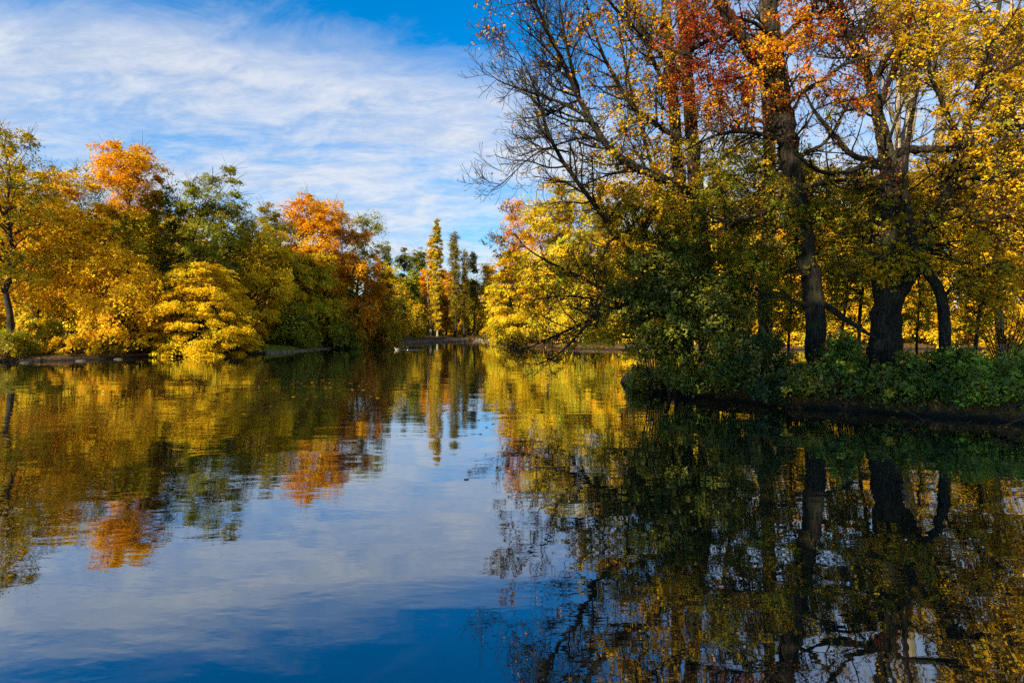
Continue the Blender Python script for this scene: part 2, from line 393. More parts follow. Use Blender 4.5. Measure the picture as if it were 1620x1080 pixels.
def tree(name, label, px, Y, top, wpx, pal, kind='round', base=0.12, n=46, crad=None, leaf=0.19, per=26, spr=11, seed=0, hi=None, hi_from=0.6,
         trunk=0.22, lean=0.0, group=None, cat='tree', droop=.22, flat=.11, twigs=2, bark=None, xy=None, loose=False, gnarl=0.25, fill=1.0):
    rng = np.random.default_rng(seed + 1000)
    if xy is None: n = int(n * 1.2); spr = int(spr * 1.5); per = int(per * 1.35); leaf *= .97
    x = (px - 810) / F * Y if xy is None else xy[0]; y = Y if xy is None else xy[1]
    z = gz(x, y) - 0.05
    ztop = CH - (top - HZ) / F * y if xy is None else top
    H = ztop - z; rx = wpx / F * y / 2 if xy is None else wpx
    root = empty(name, (x, y, z)); tag(root, label, cat, group)
    foot = np.array((x, y, z)); z0 = H * base
    cr = crad or max(0.35, min(rx * 0.30, 1.5))
    cl = crown_points(rng, n, H - cr * 0.45, z0 + cr * 0.5, max(rx - cr * .75, cr * .4), kind)
    if xy is None and kind not in ('column', 'cone') and name != 'hornbeam_tree':
        fq = 5.0 / max(H * .5, 3); nz = np.sin(cl[:, 0] * fq * 1.3 + seed) * np.sin(cl[:, 1] * fq + seed * 2.1) + np.sin(cl[:, 2] * fq * 1.9 + seed * .7 + cl[:, 0] * fq * .5)
        cl = cl[nz > np.quantile(nz, .20)]; n = len(cl)
    cl[:, 0] += lean * cl[:, 2] / H
    T = Tubes(); B = Tubes()
    nt = 9; tz = np.linspace(0, H * (0.93 if kind in ('column', 'cone') else 0.74), nt)
    tp = np.stack((lean * tz / H + np.cumsum(rng.normal(0, 0.012 * H * gnarl * 2, nt)), np.cumsum(rng.normal(0, 0.012 * H * gnarl * 2, nt)), tz), 1)
    tp[0, :2] = 0; tr = trunk * (1 - 0.80 * (tz / tz[-1])); tr[0] *= 1.45
    T.add(foot + tp, tr, 8)
    for c in cl:
        hz = np.clip(c[2] - np.hypot(c[0] - lean * c[2] / H, c[1]) * rng.uniform(.35, .8), H * .10, tz[-1])
        s = np.array([np.interp(hz, tz, tp[:, i]) for i in range(3)]); rr = np.interp(hz, tz, tr)
        L = np.linalg.norm(c - s)
        q = curve(s, c, (0, 0, L * rng.uniform(-.02, .16)), rng, 6, 0.035 * L)
        B.add(foot + q, np.linspace(min(rr * .6, 0.025 + L * .016), 0.014, 6), 4)
        for _ in range(twigs + 1):
            e = c + norm(rng.normal(size=3) + (c - s) / max(L, .01) * 1.3) * cr * rng.uniform(1.0, 1.9)
            B.add(foot + curve(c, e, (0, 0, cr * .1), rng, 3), (0.022, 0.015, 0.009), 3)
    rad = cr * np.clip(rng.lognormal(-.12, .34, n), .4, 1.6)
    C, Nn, j, sc = sprays(foot + cl, rad, rng, per, spr, flat, droop, centre=foot + np.array((0, 0, H * .40)), srad=.72 if not name.startswith('hornbeam') else .55, tier=name.startswith('hornbeam'))
    sc_col = colours(rng, pal, len(sc))
    if hi is not None:
        tt = (sc[:, 2] - z) / H + rng.normal(0, .05, len(sc)); m = tt > hi_from
        sc_col[m] = colours(rng, hi, int(m.sum()))
    # a neighbouring leaf's colour is close to its spray's
    other = colours(rng, pal, len(C)); wsh = rng.uniform(0, .35, (len(C), 1))
    colr = sc_col[j] * (1 - wsh) + other * wsh
    if fill < 1:
        k = rng.uniform(0, 1, len(C)) < fill; C, Nn, colr = C[k], Nn[k], colr[k]
    T.build('trunk', bark or M_bark, root); B.build('branches', M_bark if bark is None else bark, root)
    build_leaves('crown', C, Nn, leaf, colr, rng, root)
    return root

GL = dict(gold=5, yellow=3, amber=2, lemon=1)
LB = 'trees on the left bank'
# left bank, from the photo's left edge to the lawn
tree('tall_tree', 'tall sparse olive tree with bare forked trunk at the left edge of the picture', 15, 46, 198, 190, dict(olive=4, bronze=5, gold=3, lime=1), 'egg', .30, 84, .9, .15, 22, 8, 1, trunk=.30, group=LB, twigs=5, lean=-1.6, gnarl=.55)
tree('maple_tree', 'golden maple reaching over the far left shore behind the bare forked trunk', 55, 52, 262, 190, dict(gold=4, amber=4, olive=2, bronze=2), 'round', .15, 60, 1.25, .18, 30, 10, 2, trunk=.26, group=LB)
tree('maple_tree', 'broad bright yellow maple left of the orange-topped tree', 110, 54, 300, 200, dict(gold=6, yellow=4, amber=2), 'round', .10, 70, 1.25, .18, 30, 10, 3, trunk=.28, group=LB)
tree('linden_tree', 'half bare dark-twigged tree between the yellow maple and the orange-topped one', 122, 60, 262, 120, dict(olive=3, bronze=3, brown=1), 'vase', .45, 34, 1.0, .15, 16, 7, 4, trunk=.2, group=LB, twigs=6)
tree('maple_tree', 'tallest orange-topped maple with yellow lower branches', 205, 58, 236, 124, dict(gold=4, olive=3, amber=2, lemon=3), 'egg', .22, 105, 1.1, .17, 32, 11, 5, hi=dict(orange=5, amber=4, gold=2), hi_from=.70, trunk=.3, group=LB, flat=.18)
tree('maple_tree', 'golden maple below the orange-topped crown, leaning over the water', 185, 52, 395, 165, dict(gold=5, amber=4, yellow=2), 'dome', .06, 60, 1.15, .17, 30, 10, 6, trunk=.2, group=LB)
tree('elm_tree', 'dark olive elm just right of the orange-topped maple', 262, 60, 300, 95, dict(green=2, olive=5, bronze=2, lime=2), 'egg', .35, 42, 1.05, .17, 26, 9, 7, trunk=.28, group=LB, twigs=4)
tree('poplar_tree', 'big gnarled tree with round green tufts above the golden hornbeam', 335, 60, 264, 128, dict(olive=5, lime=3, green=2, bronze=1), 'egg', .40, 46, 1.15, .16, 34, 10, 8, trunk=.42, group=LB, twigs=7, gnarl=.7)
tree('oak_tree', 'dark half bare tree right of the tufted tree', 388, 66, 345, 80, dict(brown=2, olive=4, green=3), 'vase', .4, 30, 1.0, .15, 14, 8, 9, trunk=.26, group=LB, twigs=7, gnarl=.6)
tree('hornbeam_tree', 'low dome-shaped golden hornbeam sweeping down to the water', 320, 55, 418, 168, dict(yellow=6, gold=5, lemon=2), 'dome', .02, 150, 1.0, .125, 36, 12, 10, trunk=.16, group=LB, flat=.07, droop=.30)
tree('maple_tree', 'amber maple filling the gap left of the golden hornbeam', 238, 57, 430, 80, dict(amber=4, gold=4, rust=1), 'dome', .04, 40, .95, .17, 28, 10, 11, trunk=.16, group=LB)
tree('maple_tree', 'yellow maple rising behind the right side of the golden hornbeam', 400, 66, 372, 130, dict(gold=5, lemon=3, yellow=5), 'round', .12, 60, 1.3, .2, 28, 10, 12, trunk=.24, group=LB)
tree('beech_tree', 'small rust-brown beech beside the lawn', 398, 61, 492, 42, dict(rust=4, amber=3, bronze=3), 'dome', .03, 26, .7, .15, 26, 9, 13, trunk=.1, group=LB)
tree('linden_tree', 'small green-tufted tree behind the yellow maple and left of the orange crown', 436, 74, 328, 66, dict(olive=4, bronze=3, lime=1), 'vase', .45, 26, 1.2, .18, 26, 9, 14, trunk=.25, group=LB, twigs=5)
tree('maple_tree', 'round orange maple crown high above the lawn', 498, 76, 312, 122, dict(orange=3, amber=5, rust=1, gold=2), 'egg', .35, 92, 1.35, .2, 30, 11, 15, trunk=.3, group=LB)
tree('ash_tree', 'yellow-green ash standing behind the lawn', 455, 71, 388, 110, dict(lime=4, lemon=6, gold=4), 'egg', .12, 70, 1.15, .17, 28, 10, 16, trunk=.24, group=LB)
tree('birch_tree', 'slender yellow-green birch with thin stems right of the ash', 508, 73, 405, 90, dict(lime=4, lemon=5, gold=4), 'egg', .14, 56, 1.1, .17, 24, 10, 17, trunk=.16, group=LB)
tree('oak_tree', 'rust-orange oak with dark lower branches', 560, 78, 372, 110, dict(rust=4, orange=3, amber=3, bronze=3), 'egg', .10, 76, 1.3, .2, 26, 10, 18, trunk=.3, group=LB)
tree('oak_tree', 'brown-orange oak leaning out beside the rust-orange oak', 604, 84, 430, 70, dict(rust=2, bronze=4, olive=3, gold=2), 'dome', .06, 46, 1.2, .2, 26, 10, 19, trunk=.22, group=LB)
tree('poplar_tree', 'tall thin tufted poplar rising right of the orange crowns', 582, 86, 339, 66, dict(olive=5, lime=2, bronze=2), 'vase', .5, 26, 1.15, .18, 24, 8, 20, trunk=.26, group=LB, twigs=5)
tree('yew_tree', 'dark green shrubby yew at the back of the lawn', 466, 69, 478, 80, dict(deep=1, green=2, olive=5, lime=4), 'dome', .04, 40, 1.05, .18, 26, 10, 21, trunk=.14, group=LB)
tree('yew_tree', 'dark evergreen thicket between the lawn and the rust oak', 535, 76, 472, 95, dict(deep=1, green=3, olive=5, lime=4), 'dome', .03, 50, 1.15, .2, 26, 10, 22, trunk=.14, group=LB)
tree('yew_tree', 'lowest dark thicket at the point where the bank curves away', 604, 89, 486, 70, dict(deep=1, green=2, olive=5, lime=4), 'dome', .02, 40, 1.15, .22, 24, 10, 23, trunk=.12, group=LB)
tree('hazel_shrub', 'leafy hazel shrub overhanging the water under the far left maple', 70, 48.5, 505, 110, dict(olive=4, lime=3, gold=3), 'dome', .02, 34, .75, .15, 26, 9, 24, trunk=.08, group='shrubs on the left shore', cat='shrub')
tree('hazel_shrub', 'olive-brown shrub on the shore between the yellow maple and the hornbeam', 160, 51, 512, 110, dict(olive=4, bronze=4, gold=2), 'dome', .02, 34, .75, .15, 26, 9, 25, trunk=.08, group='shrubs on the left shore', cat='shrub')
tree('hazel_shrub', 'dark brown shrub at the foot of the rust-brown beech', 372, 60.5, 515, 60, dict(rust=2, brown=3, olive=3), 'dome', .02, 20, .7, .16, 24, 9, 26, trunk=.07, group='shrubs on the left shore', cat='shrub')

for i, (px, Y, top, w, lab) in enumerate(((15, 44.8, 525, 70, 'low olive shrub at the foot of the bare forked trunk'), (118, 48.0, 528, 90, 'low gold-flecked shrub spilling over the bank under the broad yellow maple'), (205, 52.5, 520, 80, 'dark low shrub spilling over the bank left of the golden hornbeam'), (262, 54.5, 530, 50, 'small amber shrub tucked under the left skirt of the golden hornbeam'))):
    tree('hazel_shrub', lab, px, Y, top, w, (dict(olive=4, green=2, bronze=3), dict(gold=3, olive=3, amber=2), dict(olive=3, green=2, brown=3), dict(amber=4, bronze=3))[i], 'dome', .02, 24, .6, .13, 24, 8, 100 + i, trunk=.06, group='shrubs on the left shore', cat='shrub')

# far end of the pond
FE = 'trees at the far end of the pond'
tree('pine_tree', 'dark pine at the left of the far skyline', 612, 150, 392, 34, dict(pine=2, olive=4, green=1), 'cone', .35, 26, 1.7, .35, 22, 8, 31, trunk=.3, group=FE)
tree('pine_tree', 'dark pine left of the gap in the far skyline', 640, 155, 396, 30, dict(pine=2, olive=4), 'vase', .45, 20, 1.6, .35, 22, 8, 32, trunk=.3, group=FE)
tree('pine_tree', 'ragged dark pine nearest the left of the pale poplar', 662, 150, 390, 34, dict(pine=2, green=1, olive=4), 'vase', .4, 24, 1.7, .35, 20, 8, 33, trunk=.3, group=FE)
tree('maple_tree', 'gold maple below the dark pines', 618, 128, 428, 62, dict(gold=4, yellow=2, lime=3), 'egg', .10, 54, 1.8, .3, 26, 9, 34, trunk=.3, group=FE)
tree('linden_tree', 'bright lime-green linden among the gold trees at the far end', 650, 132, 432, 40, dict(bright=2, lime=4, lemon=3), 'egg', .12, 40, 1.6, .3, 26, 9, 35, trunk=.28, group=FE)
tree('maple_tree', 'orange-gold maple just left of the pale poplar', 673, 138, 428, 34, dict(amber=4, gold=3, orange=2), 'egg', .12, 40, 1.6, .3, 26, 9, 36, trunk=.26, group=FE)
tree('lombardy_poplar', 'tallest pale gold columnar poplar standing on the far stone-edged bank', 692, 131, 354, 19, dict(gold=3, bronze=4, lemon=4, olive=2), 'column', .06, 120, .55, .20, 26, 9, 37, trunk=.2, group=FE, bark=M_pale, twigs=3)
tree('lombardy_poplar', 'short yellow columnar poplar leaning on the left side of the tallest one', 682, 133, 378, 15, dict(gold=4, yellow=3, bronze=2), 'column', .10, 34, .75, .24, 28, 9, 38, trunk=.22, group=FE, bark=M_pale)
tree('lombardy_poplar', 'dark half bare columnar poplar right of the tallest one', 719, 131, 372, 22, dict(brown=2, olive=5, bronze=3), 'column', .15, 54, .9, .2, 18, 9, 39, trunk=.30, group=FE, twigs=6)
tree('lombardy_poplar', 'shorter dark thin poplar second to the right of the tallest one', 735, 132, 400, 15, dict(brown=3, olive=4, bronze=3), 'column', .25, 34, .85, .2, 15, 9, 40, trunk=.26, group=FE, twigs=6)
tree('lombardy_poplar', 'tufty dark poplar closest to the bright yellow trees at centre', 748, 136, 397, 17, dict(olive=4, green=2, bronze=2), 'vase', .35, 24, 1.1, .25, 22, 8, 41, trunk=.24, group=FE, twigs=4)
tree('maple_tree', 'orange maple behind the two tallest poplars', 706, 142, 428, 34, dict(amber=4, orange=2, gold=3, rust=1), 'egg', .10, 44, 1.6, .3, 26, 9, 42, trunk=.26, group=FE)
tree('linden_tree', 'yellow-green linden behind the dark poplars', 740, 140, 440, 44, dict(lime=4, lemon=4, gold=3), 'egg', .06, 50, 1.7, .3, 26, 9, 43, trunk=.26, group=FE)
tree('linden_tree', 'low lime-green tree at the foot of the tallest poplar', 682, 136, 500, 24, dict(lemon=4, bright=2, lime=3), 'dome', .03, 26, 1.3, .28, 24, 9, 44, trunk=.14, group=FE)
tree('maple_tree', 'gold tree at the foot of the far bank left of the poplars', 655, 122, 478, 44, dict(olive=3, gold=3, bronze=3), 'dome', .04, 40, 1.5, .28, 24, 9, 45, trunk=.18, group=FE)
tree('maple_tree', 'dark gold tree where the far bank meets the left thickets', 628, 112, 468, 46, dict(olive=4, green=2, gold=2), 'dome', .04, 40, 1.5, .28, 24, 9, 46, trunk=.18, group=FE)
tree('maple_tree', 'distant orange maple closing the far skyline left of the centre', 772, 140, 424, 44, dict(amber=3, gold=4, olive=2), 'egg', .06, 50, 1.8, .3, 26, 9, 47, trunk=.26, group=FE)

# far bank behind the island
FB = 'trees on the far bank behind the island'
tree('hornbeam_tree', 'bright yellow hornbeam at the centre of the picture reaching the water', 812, 88, 402, 98, dict(yellow=3, gold=3, lemon=5, lime=2, amber=1), 'dome', .02, 100, 1.35, .22, 28, 10, 51, trunk=.2, group=FB, flat=.12)
tree('maple_tree', 'orange-leaved maple rising behind the bare branch tips at centre', 832, 90, 330, 100, dict(orange=3, amber=5, rust=2), 'egg', .2, 56, 1.5, .22, 22, 9, 52, trunk=.28, group=FB)
tree('linden_tree', 'yellow-green linden over the golden reflection left of the island tip', 872, 80, 296, 116, dict(lemon=3, gold=4, lime=2), 'egg', .04, 84, 1.5, .22, 26, 10, 53, trunk=.26, group=FB)
bk = [(925, 78, 262, 130, dict(gold=3, lime=3, lemon=4, olive=2), 'golden linden rising behind the island tip'),
      (985, 76, 258, 130, dict(amber=3, gold=4, lemon=2, olive=2), 'amber-gold maple behind the green shrub of the island'),
      (1050, 80, 262, 130, dict(gold=2, lime=4, lemon=4, olive=2), 'yellow-green linden behind the twin pale trunks'),
      (1115, 76, 290, 120, dict(yellow=2, gold=3, lemon=3, olive=2), 'yellow maple seen through the island canopy right of the twin trunks'),
      (1180, 80, 255, 130, dict(gold=4, amber=2, lime=3, olive=2), 'gold maple seen left of the forked dark trunk'),
      (1250, 76, 270, 130, dict(orange=1, amber=3, gold=3, bronze=2), 'orange-gold maple seen behind the forked dark trunk'),
      (1325, 80, 250, 130, dict(gold=3, yellow=2, lime=3, olive=1), 'yellow linden seen between the two thickest island trunks'),
      (1400, 78, 280, 130, dict(amber=3, gold=3, bronze=3), 'amber maple seen behind the thickest island trunk'),
      (1475, 82, 240, 140, dict(gold=4, yellow=2, lemon=2, bronze=1), 'golden linden seen through the arching island trunk'),
      (1550, 82, 255, 140, dict(gold=4, amber=3, yellow=3), 'gold maple behind the thin-stemmed bare shrub'),
      (1625, 84, 235, 150, dict(yellow=4, gold=4, amber=2), 'yellow maple at the right edge of the far bank'),
      (1720, 84, 240, 160, dict(gold=4, amber=3), 'gold maple just beyond the right edge of the picture')]
for i, (px, Y, top, w, pal, lab) in enumerate(bk):
    tree(('maple_tree', 'linden_tree')['linden' in lab], lab, px, Y + (i % 3) * 1.5, top + 35 - 22 * (i % 2), w * 1.12, pal, 'egg', .05, 62, 1.55, .24, 24, 10, 60 + i, trunk=.3, group=FB)
lowb = [(1010, 73, 470, 90, 'low golden bush on the far shore left of the island shrubs'), (1085, 74, 478, 90, 'low golden bush on the far shore behind the low shrub trunks'), (1240, 74, 480, 110, 'low golden bush on the far shore behind the forked dark trunk'),
        (1360, 75, 475, 110, 'low golden bush on the far shore behind the fallen limb'), (1460, 76, 480, 100, 'low golden bush on the far shore framed by the arching trunk'), (1560, 76, 478, 120, 'low golden bush on the far shore behind the bare shrub')]
for i, (px, Y, top, w, lab) in enumerate(lowb):
    tree('hazel_shrub', lab, px, Y + 1, top, w, dict(gold=4, lemon=3, amber=2, olive=2, rust=1), 'dome', .02, 40, 1.2, .22, 24, 9, 80 + i, trunk=.1, group='bushes on the far shore', cat='shrub')

# the wood behind: trunks and leaves that read as one mass
def woods():
    rng = np.random.default_rng(5)
    T = Tubes(); Cs = []; cols = []
    spots = []
    for i in range(250):
        a = rng.uniform(0, 1)
        px = -150 + a * 2900
        d = np.interp(px, (-150, 400, 560, 640, 760, 800, 1000, 1900, 2750), (60, 74, 86, 150, 150, 104, 92, 96, 86)) + rng.uniform(0, 26)
        topy = np.interp(px, (-150, 60, 300, 480, 640, 760, 900, 1050, 1900), (320, 310, 345, 375, 425, 440, 385, 320, 290)) + rng.uniform(0, 55)
        x = (px - 810) / F * d; z = gz(x, d); H = CH - (topy - HZ) / F * d - z
        T.add([(x, d, z), (x + rng.normal(0, .2), d, z + H * .5), (x + rng.normal(0, .4), d, z + H * .85)], (.22, .16, .06), 5)
        n = 34
        c = rng.normal(0, 1, (n, 3)) * np.array((2.4, 2.0, H * .26)) + np.array((x, d, z + H * .52)); c[:, 2] = np.clip(c[:, 2], z + .5, z + H * 1.02)
        Cs.append(c); k = [dict(gold=3, olive=2, lime=1), dict(olive=3, green=3, deep=1), dict(amber=3, bronze=2), dict(yellow=2, gold=2)][int(rng.choice(4, p=(.3, .3, .2, .2)))]
        cols.append(colours(rng, k, n * 8))
    for i in range(680):                                   # low growth closing the view under the crowns
        px = rng.uniform(-150, 2750); d = np.interp(px, (-150, 400, 560, 640, 760, 800, 1000, 1900), (57, 72, 86, 146, 148, 106, 88, 92)) + rng.uniform(0, 14)
        x = (px - 810) / F * d; z = gz(x, d); Cs.append(rng.normal(0, 1, (5, 3)) * np.array((1.6, 1.2, 1.2)) + np.array((x, d, z + 1.7))); cols.append(colours(rng, [dict(olive=3, deep=2, bronze=2), dict(gold=2, olive=2, brown=1)][i % 2], 40))
    cl = np.concatenate(Cs); C, Nn, j, sc = sprays(cl, np.full(len(cl), 1.6), rng, 12, 8, .3, .1)
    root = empty('woods', (0, 0, 0)); tag(root, 'mixed autumn wood closing the view behind the bank trees', 'woods', kind='stuff')
    T.build('trunks', M_bark, root)
    build_leaves('foliage', C, Nn, .42, np.concatenate(cols)[j], rng, root)
woods()
#@@NEAR@@
# ------------------------------------------------------------------ lawn, stone edges
def lawn():
    m, g = new_mat('lawn_grass')
    geo = g('ShaderNodeNewGeometry'); n = g.noise(geo.outputs['Position'], 3.0, 6, 0.7); n2 = g.noise(geo.outputs['Position'], 22.0, 4, 0.7)
    c = g.mix(n, (0.04, 0.07, 0.012, 1), (0.12, 0.17, 0.025, 1)); c = g.mix(g.step(n2, 0.62, 0.7), c, (0.4, 0.2, 0.03, 1))
    pr = g('ShaderNodeBsdfPrincipled', {'Base Color': c, 'Roughness': 0.9, 'Specular IOR Level': 0.2})
    g('ShaderNodeOutputMaterial', {'Surface': pr.outputs[0]})
    a = np.array([shore(*q) for q in ((418, 559.2), (445, 557.6), (470, 555.5), (500, 552.5), (530, 550.4), (560, 548.5))])
    n1 = 40; t = np.linspace(0, 1, n1); A = np.stack((np.interp(t, np.linspace(0, 1, len(a)), a[:, 0]), np.interp(t, np.linspace(0, 1, len(a)), a[:, 1])), 1)
    rows = []
    for k in np.linspace(0.35, 9, 22):
        p = A + np.array((-0.42, 0.91)) * k; rows.append(np.column_stack((p, land_z(p[:, 0], p[:, 1]) + 0.03)))
    V = np.concatenate(rows); i = (np.arange(21)[:, None] * n1 + np.arange(n1 - 1)[None]).reshape(-1, 1)
    o = mesh_obj('lawn', V, i + np.array([[0, 1, n1 + 1, n1]]), m, smooth=True); tag(o, kind='structure')
    rng = np.random.default_rng(3); N = 9000
    u_ = rng.uniform(0, 1, N); k = rng.uniform(.5, 8.5, N)
    p = np.stack((np.interp(u_, t, A[:, 0]), np.interp(u_, t, A[:, 1])), 1) + np.array((-0.42, 0.91)) * k[:, None]
    z = land_z(p[:, 0], p[:, 1]) + .02; h = rng.uniform(.05, .16, N); c = np.column_stack((p, z)); th = rng.uniform(0, 6.3, N); w = np.stack((np.cos(th), np.sin(th), 0 * th), 1) * .02
    tip = c + np.stack((rng.normal(0, .03, N), rng.normal(0, .03, N), h), 1)
    V = np.stack((c - w, c + w, tip), 1).reshape(-1, 3)
    o = mesh_obj('grass', V, np.arange(N * 3).reshape(N, 3), M_leaf, col=colours(rng, dict(bright=4, green=3, lime=3), N)); tag(o, 'short green grass blades on the lawn beside the left bank', 'grass', kind='stuff')
lawn()
def edging(name, label, pts, h, thick, mat, courses=1, seed=0):
    """row of irregular stones following the shore"""
    rng = np.random.default_rng(seed); pts = np.array(pts, float); seg = np.hypot(*(pts[1:] - pts[:-1]).T); s = np.concatenate(([0], np.cumsum(seg)))
    V = []; Fc = []; n = 0
    for cN in range(courses):
        d = rng.uniform(0, .5)
        while d < s[-1] - .3:
            L = rng.uniform(.7, 1.5); d2 = min(d + L - .04, s[-1])
            a = np.array([np.interp(d, s, pts[:, 0]), np.interp(d, s, pts[:, 1])]); b = np.array([np.interp(d2, s, pts[:, 0]), np.interp(d2, s, pts[:, 1])])
            t = (b - a) / max(np.linalg.norm(b - a), .01); nn = np.array((-t[1], t[0])); off = rng.normal(0, .05)
            z0 = -.3 if cN == 0 else h * cN / courses + .01; z1 = h * (cN + 1) / courses + rng.normal(0, .02)
            q = []
            for zz_, ins in ((z0, 0), (z1 - .04, 0), (z1, .05)):
                for pnt, sgn in ((a, 0), (b, 0), (b, 1), (a, 1)):
                    e = pnt + nn * (off + (thick - ins if sgn else ins)); e = e + t * (ins if (pnt is a) else -ins); q.append((e[0], e[1], zz_ + rng.normal(0, .008)))
            V += q
            for lv in (0, 1):
                for k in range(4): Fc.append([n + lv * 4 + k, n + lv * 4 + (k + 1) % 4, n + lv * 4 + 4 + (k + 1) % 4, n + lv * 4 + 4 + k])
            Fc.append([n + 8, n + 9, n + 10, n + 11]); n += 12; d = d2 + .04
    o = mesh_obj(name, np.array(V), np.array(Fc), mat); tag(o, label, 'stone edging'); return o
edging('stone_edging', 'low worn stone edging along the water in front of the lawn', [shore(*q) for q in ((422, 559.4), (470, 556), (500, 553), (560, 549), (600, 546.4), (640, 543.9))], .17, .35, M_stone, 1, 1)
edging('stone_wall', 'pale stone retaining wall at the far end of the pond under the poplars', [shore(*q) for q in ((640, 543.9), (680, 541.6), (725, 540.3))] + [(-9, 126.4), (-3.5, 125.4)], .42, .5, M_stone, 3, 2)
M_rock = simple_mat('wet_rock', (0.08, 0.065, 0.045), 0.7, (0.03, 0.025, 0.018), 9.0, 1.0)
def rock(name, label, px, py, s, seed, group):
    rng = np.random.default_rng(seed); x, y = shore(px, py)
    n = 10; m = 6; V = []
    for i in range(m + 1):
        ph = math.pi * i / m
        for k in range(n):
            th = 2 * math.pi * k / n; r = s * (1 + .2 * math.sin(th * 2 + seed) + rng.normal(0, .05))
            V.append((x + r * 1.5 * math.sin(ph) * math.cos(th), y + r * math.sin(ph) * math.sin(th), .02 + r * .4 * math.cos(ph)))
    i = np.arange(m)[:, None] * n; k = np.arange(n)[None]; Fc = np.stack((i + k, i + (k + 1) % n, i + n + (k + 1) % n, i + n + k), -1).reshape(-1, 4)
    o = mesh_obj(name, V, Fc, M_rock); tag(o, label, 'rock', group)
for i, (px, py, s, lab) in enumerate([(40, 574, .2, 'flat rock at the waterline near the left edge of the picture'), (128, 571, .24, 'wide flat rock at the waterline under the yellow maple'), (187, 568.5, .22, 'flat rock at the water edge left of the hornbeam')]):
    rock('shore_rock', lab, px, py, s, i, 'rocks on the left shore')

